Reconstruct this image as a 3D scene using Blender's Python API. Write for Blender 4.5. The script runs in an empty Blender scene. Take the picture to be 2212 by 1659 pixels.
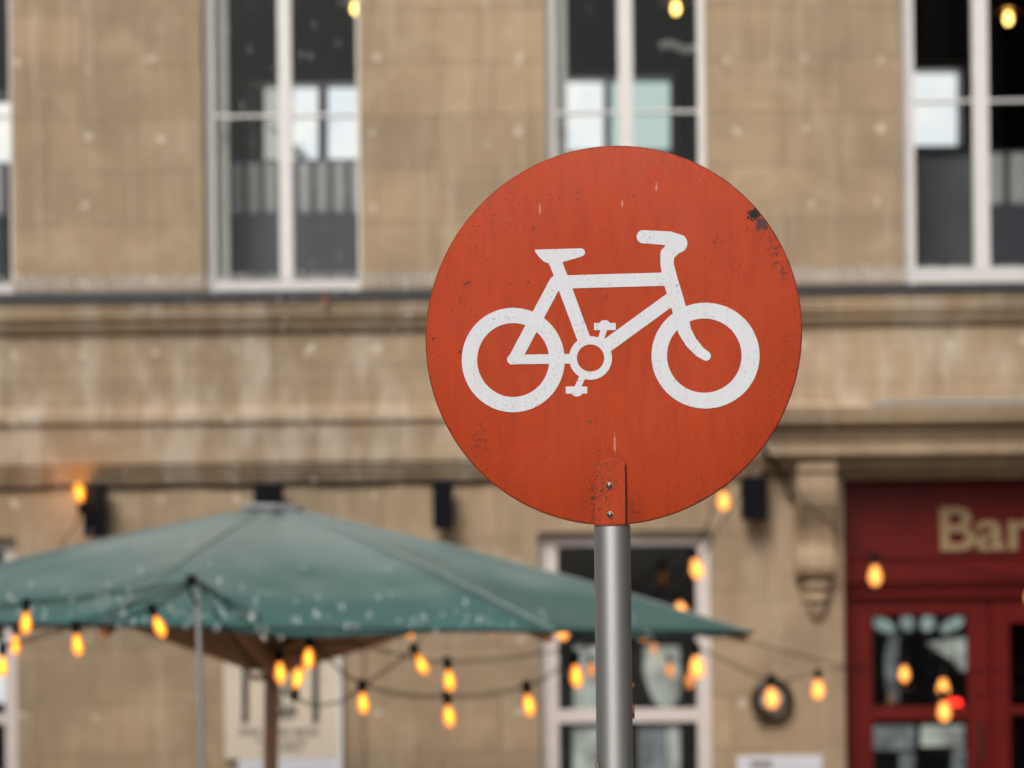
import bpy, bmesh, math, random
import numpy as np
from mathutils import Vector, Matrix
random.seed(7)
R = math.radians
SC = bpy.context.scene
COL = SC.collection

# ------------------------------------------------------------------ camera, world, sun, exposure
EYE = 2.0; FPX = 4697.0; ROLL = R(0.65); SHIFT = (1346 - 829.5) / 2212.0
FOCUS = 3.5; FSTOP = 3.4
cam_d = bpy.data.cameras.new('camera'); cam = bpy.data.objects.new('camera', cam_d); COL.objects.link(cam)
cam_d.sensor_width = 36; cam_d.lens = 36 * FPX / 2212; cam_d.shift_y = SHIFT
cam_d.clip_start = 0.05; cam_d.clip_end = 3000
cam.location = (0, 0, EYE)
cam.rotation_euler = (Matrix.Rotation(R(90), 3, 'X') @ Matrix.Rotation(-ROLL, 3, 'Z')).to_euler()
cam_d.dof.use_dof = True; cam_d.dof.focus_distance = FOCUS; cam_d.dof.aperture_fstop = FSTOP
SC.camera = cam

SUN_EL, SUN_AZ = 42, -160
w = bpy.data.worlds.new("World"); SC.world = w; w.use_nodes = True
nt = w.node_tree; nt.nodes.clear()
o_ = nt.nodes.new('ShaderNodeOutputWorld'); b_ = nt.nodes.new('ShaderNodeBackground')
s_ = nt.nodes.new('ShaderNodeTexSky'); s_.sky_type = 'NISHITA'; s_.sun_disc = False
s_.sun_elevation = R(SUN_EL); s_.sun_rotation = R(SUN_AZ); s_.air_density = 1.5; s_.dust_density = 4
h_ = nt.nodes.new('ShaderNodeHueSaturation'); h_.inputs['Saturation'].default_value = 0.25
nt.links.new(s_.outputs[0], h_.inputs['Color']); nt.links.new(h_.outputs[0], b_.inputs[0]); nt.links.new(b_.outputs[0], o_.inputs[0])
b_.inputs[1].default_value = 0.10
sd = bpy.data.lights.new('sun', 'SUN'); sun = bpy.data.objects.new('sun', sd); COL.objects.link(sun)
sd.energy = 1.1; sd.angle = R(24); sd.color = (1.0, 0.95, 0.88)
sdir = Vector((math.sin(R(SUN_AZ)) * math.cos(R(SUN_EL)), math.cos(R(SUN_AZ)) * math.cos(R(SUN_EL)), math.sin(R(SUN_EL))))
sun.rotation_euler = sdir.to_track_quat('Z', 'Y').to_euler(); sun.location = sdir * 40
SC.view_settings.view_transform = 'Standard'; SC.view_settings.look = 'None'
SC.view_settings.gamma = 1; SC.view_settings.exposure = 0.62
SC.render.engine = 'CYCLES'
SC.cycles.use_denoising = True
SC.cycles.max_bounces = 8; SC.cycles.transparent_max_bounces = 16
SC.cycles.caustics_reflective = False; SC.cycles.caustics_refractive = False
SC.cycles.sample_clamp_indirect = 4

VS = SHIFT * 2212 / FPX; CA, SA = math.cos(ROLL), math.sin(ROLL)
def ray(px, py):
    u = (px - 1106) / FPX; v = -(py - 829.5) / FPX + VS
    return Vector((u * CA + v * SA, 1.0, -u * SA + v * CA))
def at(px, py, Y):
    d = ray(px, py); return Vector((d.x * Y, Y, EYE + d.z * Y))

# ------------------------------------------------------------------ helpers
class MB:
    def __init__(s): s.v = []; s.f = []; s.m = []
    def add(s, vs, fs, mi=0):
        k = len(s.v); s.v += [tuple(p) for p in vs]; s.f += [tuple(i + k for i in f) for f in fs]; s.m += [mi] * len(fs); return s
    def box(s, x0, x1, y0, y1, z0, z1, mi=0):
        x0, x1 = min(x0, x1), max(x0, x1); y0, y1 = min(y0, y1), max(y0, y1); z0, z1 = min(z0, z1), max(z0, z1)
        vs = [(x, y, z) for x in (x0, x1) for y in (y0, y1) for z in (z0, z1)]
        return s.add(vs, [(0, 1, 3, 2), (4, 6, 7, 5), (0, 4, 5, 1), (2, 3, 7, 6), (0, 2, 6, 4), (1, 5, 7, 3)], mi)
    def tube(s, pts, r, n=8, mi=0, cap=True):
        pts = [Vector(p) for p in pts]; rs = r if isinstance(r, (list, tuple)) else [r] * len(pts)
        vs = []; fs = []; up = None
        for i, p in enumerate(pts):
            t = (pts[min(i + 1, len(pts) - 1)] - pts[max(i - 1, 0)]).normalized()
            if up is None: up = Vector((0, 0, 1)) if abs(t.z) < .9 else Vector((0, 1, 0))
            a = t.cross(up).normalized(); b = a.cross(t).normalized(); up = b
            for k in range(n):
                q = 2 * math.pi * k / n; vs.append(p + (a * math.cos(q) + b * math.sin(q)) * rs[i])
        for i in range(len(pts) - 1):
            for k in range(n):
                fs.append((i * n + k, i * n + (k + 1) % n, (i + 1) * n + (k + 1) % n, (i + 1) * n + k))
        if cap: fs.append(tuple(range(n))[::-1]); fs.append(tuple((len(pts) - 1) * n + k for k in range(n)))
        return s.add(vs, fs, mi)
    def lathe(s, prof, n=16, M=None, mi=0):   # prof: (radius, z)
        vs = []; fs = []
        for (r, z) in prof:
            for k in range(n):
                q = 2 * math.pi * k / n; p = Vector((r * math.cos(q), r * math.sin(q), z)); vs.append(M @ p if M else p)
        for i in range(len(prof) - 1):
            for k in range(n):
                fs.append((i * n + k, i * n + (k + 1) % n, (i + 1) * n + (k + 1) % n, (i + 1) * n + k))
        fs.append(tuple(range(n))[::-1]); fs.append(tuple((len(prof) - 1) * n + k for k in range(n)))
        return s.add(vs, fs, mi)
    def prism(s, poly, f0, f1, mi=0):   # poly list of 2d; f0/f1 map 2d->3d for both ends
        n = len(poly); vs = [f0(p) for p in poly] + [f1(p) for p in poly]
        fs = [tuple(range(n))[::-1], tuple(range(n, 2 * n))] + [(i, (i + 1) % n, n + (i + 1) % n, n + i) for i in range(n)]
        return s.add(vs, fs, mi)
    def build(s, name, mats, parent=None, smooth=False, bevel=0.0, angle=35):
        me = bpy.data.meshes.new(name); me.from_pydata(s.v, [], s.f)
        mats = mats if isinstance(mats, (list, tuple)) else [mats]
        for m in mats: me.materials.append(m)
        for p, mi in zip(me.polygons, s.m): p.material_index = mi
        bm = bmesh.new(); bm.from_mesh(me); bmesh.ops.recalc_face_normals(bm, faces=bm.faces); bm.to_mesh(me); bm.free()
        if smooth:
            me.shade_smooth()
            if hasattr(me, 'set_sharp_from_angle'): me.set_sharp_from_angle(angle=R(angle))
        o = bpy.data.objects.new(name, me); COL.objects.link(o)
        if parent is not None: put(o, parent)
        if bevel:
            b = o.modifiers.new('bevel', 'BEVEL'); b.width = bevel; b.segments = 2; b.limit_method = 'ANGLE'
        return o
def world_loc(o):
    p = Vector(o.location); q = o.parent
    while q is not None: p = p + Vector(q.location); q = q.parent
    return p
def put(o, parent):           # parent without moving (no rotation on parents here)
    o.parent = parent; o.location = Vector(o.location) - world_loc(parent)
def tag(o, label=None, cat=None, group=None, kind=None):
    if label: o['label'] = label
    if cat: o['category'] = cat
    if group: o['group'] = group
    if kind: o['kind'] = kind
    return o
def thing(name, loc, label, cat, group=None):
    o = bpy.data.objects.new(name, None); COL.objects.link(o); o.location = loc; o.empty_display_size = .1
    return tag(o, label, cat, group)

# ------------------------------------------------------------------ materials
class NB:
    def __init__(s, name):
        s.mat = bpy.data.materials.new(name); s.mat.use_nodes = True; s.t = s.mat.node_tree
        s.bsdf = s.t.nodes['Principled BSDF']; s.out = s.t.nodes['Material Output']
    def n(s, typ, **kw):
        x = s.t.nodes.new(typ)
        for k, v in kw.items(): setattr(x, k, v)
        return x
    def set(s, sock, val):
        if hasattr(val, 'is_output'): s.t.links.new(val, sock)
        else:
            if isinstance(val, (tuple, list)) and len(val) == 3 and sock.type == 'RGBA': val = (*val, 1)
            sock.default_value = val
    def math(s, op, a, b=None, c=None):
        x = s.n('ShaderNodeMath', operation=op); s.set(x.inputs[0], a)
        if b is not None: s.set(x.inputs[1], b)
        if c is not None: s.set(x.inputs[2], c)
        return x.outputs[0]
    def mix(s, fac, a, b, blend='MIX'):
        x = s.n('ShaderNodeMix', data_type='RGBA', blend_type=blend); s.set(x.inputs[0], fac); s.set(x.inputs[6], a); s.set(x.inputs[7], b); return x.outputs[2]
    def coord(s, kind='Object'): return s.n('ShaderNodeTexCoord').outputs[kind]
    def mapping(s, vec, scale=(1, 1, 1), loc=(0, 0, 0), rot=(0, 0, 0)):
        x = s.n('ShaderNodeMapping'); s.set(x.inputs[0], vec); x.inputs['Scale'].default_value = scale; x.inputs['Location'].default_value = loc; x.inputs['Rotation'].default_value = rot; return x.outputs[0]
    def noise(s, vec, scale, detail=4, rough=.55, dist=0):
        x = s.n('ShaderNodeTexNoise'); s.set(x.inputs['Vector'], vec); x.inputs['Scale'].default_value = scale; x.inputs['Detail'].default_value = detail; x.inputs['Roughness'].default_value = rough; x.inputs['Distortion'].default_value = dist; return x.outputs['Fac']
    def ramp(s, fac, a, b):
        x = s.n('ShaderNodeMapRange'); x.clamp = True; s.set(x.inputs[0], fac); x.inputs[1].default_value = a; x.inputs[2].default_value = b; return x.outputs[0]
    def sep(s, vec):
        x = s.n('ShaderNodeSeparateXYZ'); s.set(x.inputs[0], vec); return x.outputs
    def comb(s, x_, y_, z_):
        x = s.n('ShaderNodeCombineXYZ'); s.set(x.inputs[0], x_); s.set(x.inputs[1], y_); s.set(x.inputs[2], z_); return x.outputs[0]
    def bump(s, h, strength, dist=.01):
        x = s.n('ShaderNodeBump'); x.inputs['Strength'].default_value = strength; x.inputs['Distance'].default_value = dist; s.set(x.inputs['Height'], h); s.t.links.new(x.outputs[0], s.bsdf.inputs['Normal'])
    def p(s, **kw):
        for k, v in kw.items(): s.set(s.bsdf.inputs[k.replace('_', ' ')], v)
        return s
def simple(name, col, rough=.5, metal=0, var=.12, scale=12, spec=.5, bump=0):
    b = NB(name); f = b.noise(b.coord(), scale, 5)
    c2 = tuple(max(0, c * (1 - 2 * var)) for c in col); c1 = tuple(min(1, c * (1 + var)) for c in col)
    b.p(Base_Color=b.mix(f, c2, c1), Roughness=rough, Metallic=metal); b.bsdf.inputs['Specular IOR Level'].default_value = spec
    if bump: b.bump(b.noise(b.coord(), scale * 4, 5), bump)
    return b.mat
def emit(name, col, strength, base=(.02, .02, .02)):
    b = NB(name); b.p(Base_Color=base, Emission_Color=col, Emission_Strength=strength); return b.mat

def stone(name, joints=True, spots=True, lines=False, tint=(1, 1, 1)):
    b = NB(name); co = b.coord(); x, y, z = b.sep(co)
    xz = b.comb(x, z, 0.0)
    A = tuple(a * t for a, t in zip((.525, .372, .228), tint)); B = tuple(a * t for a, t in zip((.385, .279, .178), tint))
    if joints:
        bt = b.n('ShaderNodeTexBrick'); bt.offset = .5
        b.set(bt.inputs['Vector'], b.mapping(xz, loc=(.1, .11, 0)))
        b.set(bt.inputs['Color1'], A); b.set(bt.inputs['Color2'], B); b.set(bt.inputs['Mortar'], tuple(.66 * q for q in B))
        bt.inputs['Scale'].default_value = 1; bt.inputs['Mortar Size'].default_value = .009; bt.inputs['Mortar Smooth'].default_value = .5
        bt.inputs['Brick Width'].default_value = .86; bt.inputs['Row Height'].default_value = .39
        base = bt.outputs['Color']
    else: base = b.mix(b.noise(xz, 1.3, 3), A, B)
    big = b.noise(xz, .9, 5, .6)
    base = b.mix(b.math('MULTIPLY', b.ramp(big, .40, .62), .7), base, tuple(q * f for q, f in zip(B, (.62, .64, .68))))
    # darker tone over the left part of the front
    left_tone = b.math('MULTIPLY', b.ramp(b.math('ADD', x, b.math('MULTIPLY', b.math('SUBTRACT', big, .5), 4.0)), 2.4, -2.2), .30)
    base = b.mix(left_tone, base, tuple(q * f for q, f in zip(B, (.62, .60, .60))))
    st = b.noise(b.mapping(xz, scale=(5.5, .35, 1)), 1.6, 6, .65)
    base = b.mix(b.math('MULTIPLY', b.ramp(st, .52, .78), .55), base, (.20, .135, .085))
    st2 = b.noise(b.mapping(xz, scale=(9, .5, 1), loc=(3, 7, 0)), 1.4, 5, .6)
    base = b.mix(b.math('MULTIPLY', b.ramp(st2, .55, .75), .55), base, (.56, .47, .38))
    pat = b.noise(b.mapping(xz, loc=(11, 5, 0)), 2.6, 6, .62)
    base = b.mix(b.math('MULTIPLY', b.ramp(pat, .52, .68), .40), base, (.56, .44, .29))
    ru = b.noise(b.mapping(xz, scale=(26, .45, 1), loc=(5, 2, 0)), 1.5, 4, .6)
    base = b.mix(b.math('MULTIPLY', b.ramp(ru, .62, .70), .45), base, (.62, .54, .44))
    ru2 = b.noise(b.mapping(xz, scale=(19, .4, 1), loc=(8, 6, 0)), 1.5, 4, .6)
    base = b.mix(b.math('MULTIPLY', b.ramp(ru2, .60, .70), .45), base, (.20, .15, .11))
    if lines:
        ln = b.noise(b.mapping(xz, scale=(.16, 9, 1)), 1.8, 5, .7)
        base = b.mix(b.math('MULTIPLY', b.ramp(ln, .48, .66), .75), base, (.19, .14, .10))
        ln2 = b.noise(b.mapping(xz, scale=(3.2, .9, 1), loc=(1, 2, 0)), 1.3, 4, .6)
        base = b.mix(b.math('MULTIPLY', b.ramp(ln2, .48, .62), .55), base, (.58, .49, .40))
    if spots:   # plaster-filled fixing holes on a rough grid
        jx = b.math('ADD', x, b.math('MULTIPLY', b.math('SUBTRACT', b.noise(b.mapping(xz, loc=(4, 4, 0)), 2.4, 2), .5), .30))
        jz = b.math('ADD', z, b.math('MULTIPLY', b.math('SUBTRACT', b.noise(b.mapping(xz, loc=(9, 1, 0)), 2.4, 2), .5), .30))
        fx = b.math('SUBTRACT', b.math('FRACT', b.math('DIVIDE', b.math('ADD', jx, 20.32), .53)), .5)
        fz = b.math('SUBTRACT', b.math('FRACT', b.math('DIVIDE', b.math('ADD', jz, 20.1), .53)), .5)
        d = b.math('SQRT', b.math('ADD', b.math('MULTIPLY', fx, fx), b.math('MULTIPLY', fz, fz)))
        d = b.math('ADD', d, b.math('MULTIPLY', b.math('SUBTRACT', b.noise(xz, 22, 3), .5), .06))
        keep = b.ramp(b.noise(b.mapping(xz, loc=(2, 8, 0)), 1.1, 1), .42, .5)
        base = b.mix(b.math('MULTIPLY', b.math('MULTIPLY', b.ramp(d, .070, .03), keep), .65), base, (.74, .66, .55))
    fine = b.noise(xz, 60, 4, .7)
    base = b.mix(b.math('MULTIPLY', fine, .25), base, tuple(q * .55 for q in A))
    b.p(Base_Color=base, Roughness=.78); b.bsdf.inputs['Specular IOR Level'].default_value = .3
    hgt = b.math('ADD', b.math('MULTIPLY', fine, .5), pat)
    b.bump(hgt, .35, .01)
    return b.mat

M = {}
M['stone'] = stone('stone_ashlar'); M['stone_line'] = stone('stone_weathered', joints=False, lines=True)
M['stone_plain'] = stone('stone_plain', joints=False, spots=False, tint=(.95, .95, .98))
M['white_paint'] = simple('white_paint', (.74, .71, .69), .45, var=.08, scale=9)
M['pink_paint'] = simple('blush_paint', (.68, .60, .57), .5, var=.08, scale=9)
M['lead'] = simple('dark_lead', (.035, .035, .038), .55, var=.3, scale=5)
M['pale_lead'] = simple('pale_lead', (.42, .44, .45), .5, var=.2, scale=5)
M['black'] = simple('black_plastic', (.006, .006, .008), .5, spec=.15, var=.25, scale=8)
M['rubber'] = simple('black_rubber', (.007, .006, .006), .8, var=.2, spec=.15)
M['rust'] = simple('rusty_iron', (.30, .11, .04), .85, var=.4, scale=40)
M['red'] = simple('red_gloss_paint', (.128, .0058, .0038), .42, var=.18, scale=3, spec=.25)
M['cream'] = simple('cream_letter', (.30, .205, .105), .6, var=.15)
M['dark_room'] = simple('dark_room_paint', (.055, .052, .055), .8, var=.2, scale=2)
M['dark_brown'] = simple('dark_brown_wood', (.05, .034, .024), .6, var=.3, scale=4)
M['room_frame'] = simple('grey_room_frame', (.72, .70, .68), .6, var=.1)
M['day'] = None
M['day_green'] = emit('daylight_pane_green', (.74, .93, .88), .48)
M['day_soft'] = emit('daylight_pane_soft', (.90, .92, .82), .36)
def pale_view(name, col, st, scale):
    b = NB(name); f = b.noise(b.mapping(b.coord(), scale=(1.2, 1, 1)), scale, 4, .6)
    b.p(Base_Color=(.03, .03, .03), Emission_Color=b.mix(b.ramp(f, .35, .65), tuple(q * .35 for q in col), col), Emission_Strength=st); return b.mat
M['day'] = pale_view('daylight_pane', (1.0, .98, .93), .72, 1.6)
for q in M['day'].node_tree.nodes:
    if q.type == 'MIX': q.inputs[6].default_value = (.80, .86, .92, 1)
M['low_pale'] = pale_view('glow_shape_pale', (.86, .90, .80), .40, 3.0)  # glowing colours for the reflections in the street-level glass
M['low_green'] = pale_view('glow_shape_green', (.68, .86, .80), .38, 5.0)
M['low_grey'] = pale_view('glow_shape_grey', (.66, .70, .72), .24, 4.0)
M['grey_cloth'] = simple('grey_upholstery', (.55, .54, .56), .8, var=.12, scale=20)
M['navy'] = simple('dark_navy_panel', (.075, .080, .105), .5, var=.15, scale=3)
M['steel'] = simple('galvanised_steel', (.50, .52, .54), .42, metal=.85, var=.15, scale=25)
M['bronze'] = simple('dark_bronze', (.05, .035, .022), .4, metal=.4, var=.25, scale=10)
M['panel_cream'] = simple('cream_board', (.66, .56, .44), .6, var=.06, scale=3)
M['panel_white'] = simple('white_board', (.66, .66, .72), .5, var=.05)
M['ink'] = simple('dark_ink', (.018, .018, .020), .7, var=.3, scale=30)
M['ink_grey'] = simple('faded_ink', (.22, .19, .16), .8, var=.3, scale=30)
M['ink_pale'] = simple('pale_ink', (.62, .55, .46), .8, var=.1)
M['white_plastic'] = simple('white_plastic', (.72, .72, .70), .4, var=.08)
M['bolt'] = simple('bolt_steel', (.22, .22, .22), .3, metal=.9, var=.3, scale=300)
M['copper'] = simple('copper_shade', (.20, .085, .035), .35, metal=.7, var=.2)
M['red_lamp'] = emit('red_lamp_lens', (1, .02, .01), 3.0)
M['frost'] = emit('lantern_paper', (.93, .92, .83), .55, (.8, .8, .75))
M['paper'] = simple('white_beads', (.70, .68, .70), .8, var=.1)

def wood(name, col, axis):
    b = NB(name); co = b.coord()
    sc = {'x': (1.5, 14, 14), 'z': (14, 14, 1.2)}[axis]
    f = b.noise(b.mapping(co, scale=sc), 3, 6, .65, .4)
    b.p(Base_Color=b.mix(f, tuple(q * .45 for q in col), tuple(min(1, q * 1.3) for q in col)), Roughness=.55); b.bump(f, .2); return b.mat
M['wood'] = wood('parasol_wood', (.66, .37, .24), 'z')
M['wood_x'] = wood('parasol_strut_wood', (.66, .34, .18), 'x')

def glass(name, refl, tint=(.93, .94, .93)):
    b = NB(name); t = b.n('ShaderNodeBsdfTransparent'); b.set(t.inputs[0], tint)
    g = b.n('ShaderNodeBsdfGlossy'); g.inputs['Roughness'].default_value = .03
    m = b.n('ShaderNodeMixShader'); b.set(m.inputs[0], refl); b.t.links.new(t.outputs[0], m.inputs[1]); b.t.links.new(g.outputs[0], m.inputs[2]); b.t.links.new(m.outputs[0], b.out.inputs[0])
    return b.mat
M['glass'] = glass('window_glass', .012); M['glass_low'] = glass('window_glass_street', .02)

def bulb_mats():
    b = NB('amber_bulb_glass'); t = b.n('ShaderNodeBsdfTransparent'); b.set(t.inputs[0], (1.0, .62, .25))
    e = b.n('ShaderNodeEmission'); b.set(e.inputs[0], (1.0, .33, .05)); e.inputs[1].default_value = 1.35
    m = b.n('ShaderNodeMixShader'); m.inputs[0].default_value = .6; b.t.links.new(t.outputs[0], m.inputs[1]); b.t.links.new(e.outputs[0], m.inputs[2]); b.t.links.new(m.outputs[0], b.out.inputs[0])
    c = emit('bulb_filament', (1.0, .60, .10), 7.5)
    return b.mat, c
M['bulb'], M['filament'] = bulb_mats()
M['bulb_far'] = M['bulb'].copy(); M['bulb_far'].name = 'amber_bulb_glass_pale'
for q in M['bulb_far'].node_tree.nodes:
    if q.type == 'EMISSION': q.inputs[0].default_value = (1, .40, .11, 1); q.inputs[1].default_value = 1.5
    if q.type == 'MIX_SHADER': q.inputs[0].default_value = .6
M['filament_far'] = emit('bulb_filament_soft', (1, .60, .14), 6.0)
M['bulb_dim'] = M['bulb_far'].copy(); M['bulb_dim'].name = 'amber_bulb_glass_dim'
for q in M['bulb_dim'].node_tree.nodes:
    if q.type == 'EMISSION': q.inputs[0].default_value = (1, .36, .12, 1); q.inputs[1].default_value = .8
M['filament_dim'] = emit('bulb_filament_dim', (1, .52, .14), 1.3)

def canopy_mat():
    b = NB('teal_canopy'); co = b.coord()
    f = b.noise(co, 2.2, 5, .6); g = b.noise(b.mapping(co, scale=(1, 1, 3)), 9, 4)
    z = b.sep(co)[2]
    c = b.mix(f, (.040, .128, .120), (.062, .164, .153))
    # pale wet sheen painted into the colour towards the crown, with an uneven edge
    wet_sheen = b.ramp(b.math('ADD', z, b.math('MULTIPLY', b.math('SUBTRACT', f, .5), .55)), 2.10, 2.46)
    c = b.mix(b.math('MULTIPLY', wet_sheen, .75), c, (.30, .34, .325))
    c = b.mix(b.math('MULTIPLY', b.ramp(g, .55, .8), .25), c, (.24, .30, .285))
    b.p(Base_Color=c, Roughness=.45); b.bsdf.inputs['Specular IOR Level'].default_value = .3; b.bsdf.inputs['Sheen Weight'].default_value = .08; b.bsdf.inputs['Sheen Roughness'].default_value = .4
    b.bump(b.noise(co, 5, 4), .3, .02)
    tr = b.n('ShaderNodeBsdfTranslucent'); b.set(tr.inputs[0], (.30, .42, .36)); mx = b.n('ShaderNodeMixShader'); mx.inputs[0].default_value = .16
    b.t.links.new(b.bsdf.outputs[0], mx.inputs[1]); b.t.links.new(tr.outputs[0], mx.inputs[2]); b.t.links.new(mx.outputs[0], b.out.inputs[0]); return b.mat
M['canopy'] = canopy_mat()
def drop_mat():
    b = NB('rain_water'); b.p(Base_Color=(.86, .88, .9), Roughness=.15, Alpha=.55); b.bsdf.inputs['Transmission Weight'].default_value = .3; return b.mat
M['water'] = drop_mat()
def wet_ground():
    b = NB('wet_paving'); co = b.coord(); f = b.noise(co, .8, 6); g = b.noise(co, 14, 5)
    b.p(Base_Color=b.mix(g, (.15, .14, .125), (.26, .245, .215)), Roughness=b.ramp(f, .25, .75)); b.bump(g, .3); return b.mat
M['ground'] = wet_ground()

# ------------------------------------------------------------------ ground
g = MB(); g.add([(-400, -400, 0), (400, -400, 0), (400, 400, 0), (-400, 400, 0)], [(0, 1, 2, 3)])
tag(g.build('ground', M['ground']), kind='structure')
g = MB(); g.box(-14, 14, 13.4, 16.0, .0, .12); g.v = [(x, y, z if z > .05 else -.1) for x, y, z in g.v]
tag(g.build('pavement', simple('paving_stone', (.16, .145, .125), .5, var=.2, scale=3)), kind='structure')

# ------------------------------------------------------------------ the stone building
YW = 16.0
bld = thing('stone_building', (0, YW, 0), 'honey coloured stone front with tall white windows, deep cornice and red bar frontage', 'building')
def rect(x0, x1, yt, yb, Y=YW):
    cx, cy = (x0 + x1) / 2, (yt + yb) / 2
    return (at(x0, cy, Y).x, at(x1, cy, Y).x, at(cx, yb, Y).z, at(cx, yt, Y).z)
UP = [(-322, 24), (437, 776), (1178, 1526), (1947, 2290)]
up_rects = []
for (a, c) in UP:
    cx = (a + c) / 2
    yb = 641 - .0105 * (cx - 600)
    up_rects.append(rect(a, c, -330, yb))
lo_rects = [rect(-335, 38, 1163, 2010), rect(1166, 1541, 1147, 2010)]
door_rect = rect(1826, 2700, 1000, 1950); door_rect = (door_rect[0], door_rect[1], 0.12, door_rect[3])
opens = up_rects + lo_rects + [door_rect]
WX0, WX1, WZ0, WZ1 = -9.5, 9.5, -.05, 9.0
def wall_mesh(opens, depth=.26):
    m = MB()
    xs = sorted({WX0, WX1} | {v for o in opens for v in o[:2]}); zs = sorted({WZ0, WZ1} | {v for o in opens for v in o[2:]})
    inside = lambda x, z: any(o[0] < x < o[1] and o[2] < z < o[3] for o in opens)
    for i in range(len(xs) - 1):
        for j in range(len(zs) - 1):
            if inside((xs[i] + xs[i + 1]) / 2, (zs[j] + zs[j + 1]) / 2): continue
            for Y in (YW, YW + depth):
                m.add([(xs[i], Y, zs[j]), (xs[i + 1], Y, zs[j]), (xs[i + 1], Y, zs[j + 1]), (xs[i], Y, zs[j + 1])], [(0, 1, 2, 3)])
    for (x0, x1, z0, z1) in opens:
        c = [(x0, z0), (x1, z0), (x1, z1), (x0, z1)]
        for k in range(4):
            p, q = c[k], c[(k + 1) % 4]
            m.add([(p[0], YW, p[1]), (q[0], YW, q[1]), (q[0], YW + depth, q[1]), (p[0], YW + depth, p[1])], [(0, 1, 2, 3)])
    return m
wall_mesh(opens).build('wall', M['stone'], bld)
# flanks, back and roof so that the building is a closed volume
m = MB(); D = 8.5
m.box(WX0 - .3, WX0 - .002, YW, YW + D, WZ0, WZ1); m.box(WX1 + .002, WX1 + .3, YW, YW + D, WZ0, WZ1); m.box(WX0 - .3, WX1 + .3, YW + D + .002, YW + D + .3, WZ0, WZ1)
m.build('side_wall', M['stone_plain'], bld)
m = MB(); m.box(WX0 - .5, WX1 + .5, YW - .35, YW + D + .5, WZ1 + .002, WZ1 + .25); m.build('roof', M['lead'], bld)

# buildings added on both sides, out of view, for the pole and glass to reflect
def added_building(x0, x1, y0, y1, h, label, mat, side):
    t = thing('added_side_building', ((x0 + x1) / 2, (y0 + y1) / 2, 0), label, 'building')
    m = MB(); m.box(x0, x1, y0, y1, -.05, h); m.build('wall', mat, t)
    m = MB(); m.box(x0 - .3, x1 + .3, y0 - .3, y1 + .3, h + .002, h + .35); m.build('roof', M['lead'], t)
    xf = x1 if side > 0 else x0
    for k in range(int((y1 - y0 - 2) / 2.6)):
        for zz in (1.0, 4.6, 8.0):
            if zz + 2 > h: continue
            ya = y0 + 1.6 + k * 2.6; m = MB(); m.box(xf - .03, xf + .03, ya, ya + 1.2, zz, zz + 1.9); f = m.build('window', M['white_paint'], t)
            m = MB(); m.box(xf - .034, xf + .034, ya + .08, ya + 1.12, zz + .08, zz + 1.82); m.build('pane', M['black'], f)
added_building(5.2, 13, -9, 9.5, 12, 'dark brown brick building added right of the viewpoint for reflections, outside the frame', simple('dark_brick', (.05, .035, .028), .85, var=.3, scale=3), -1)
added_building(-18, -9.5, -11, 9.5, 10.5, 'grey stone building added left of the viewpoint for reflections, outside the frame', simple('grey_stone', (.22, .20, .18), .85, var=.2, scale=2), 1)

# rooms behind the glass
ZF = 3.45
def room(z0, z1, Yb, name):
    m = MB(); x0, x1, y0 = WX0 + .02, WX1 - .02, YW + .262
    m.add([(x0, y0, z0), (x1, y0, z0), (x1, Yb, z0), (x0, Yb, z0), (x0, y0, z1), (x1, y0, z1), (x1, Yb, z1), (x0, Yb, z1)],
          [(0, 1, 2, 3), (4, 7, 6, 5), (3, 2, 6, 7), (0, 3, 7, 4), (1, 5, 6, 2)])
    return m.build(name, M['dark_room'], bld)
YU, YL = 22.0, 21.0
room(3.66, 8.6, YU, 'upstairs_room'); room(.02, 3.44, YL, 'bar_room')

def window(rc, pane_px, Y0, frame_m, glass_m, label=None, sill=.10, upper=True):
    """sash frame filling the opening; pane columns given in photo pixels at the frame plane"""
    x0, x1, z0, z1 = rc; Y1 = Y0 + .055
    m = MB(); (cols, bars, ft, fb) = pane_px
    Xs = [(at(a, 400, Y0).x, at(b, 400, Y0).x) if upper else (at(a, 1400, Y0).x, at(b, 1400, Y0).x) for a, b in cols]
    xl = x0 - .03; xr = x1 + .03
    edges = [xl] + [v for p in Xs for v in p] + [xr]
    zt, zb = ft, fb
    for k in range(0, len(edges), 2): m.box(edges[k], edges[k + 1], Y0, Y1 + (.012 if 0 < k < len(edges) - 2 else 0), z0 - .02, z1 + .02)
    for (a, b) in Xs:
        m.box(a, b, Y0 + .003, Y1 - .002, z0 - .02, zb); m.box(a, b, Y0 + .003, Y1 - .002, zt, z1 + .02)
        for (q0, q1) in bars: m.box(a, b, Y0 + .008, Y1 - .004, q0, q1)
    w = m.build('window', frame_m, bld, bevel=.004)
    if label: w['label'] = label
    zz = [zb] + [v for q in sorted(bars) for v in q] + [zt]
    for (a, b) in Xs:
        for k in range(0, len(zz), 2):
            g = MB(); g.box(a - .004, b + .004, Y0 + .030, Y0 + .034, zz[k] - .004, zz[k + 1] + .004); g.build('pane', glass_m, w)
    return w
YF = YW + .12
up_cols = [[(-295, -157), (-128, 22)], [(465, 603), (632, 773)], [(1204, 1338), (1370, 1509)], [(1977, 2104), (2138, 2268)]]
up_bar = [252, 250, 242, 218]; up_gb = [615, 607, 594, 578]
for i, rc in enumerate(up_rects):
    cx = sum(up_cols[i][0]) / 2
    bz = at(cx, up_bar[i], YF).z; gz = at(cx, up_gb[i], YF).z
    window(rc, (up_cols[i], [(bz - .011, bz + .011)], rc[3] - .08, gz), YF, M['white_paint'], M['glass'])
lo_cols = [[(-300, 9)], [(1206, 1505)]]
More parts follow.
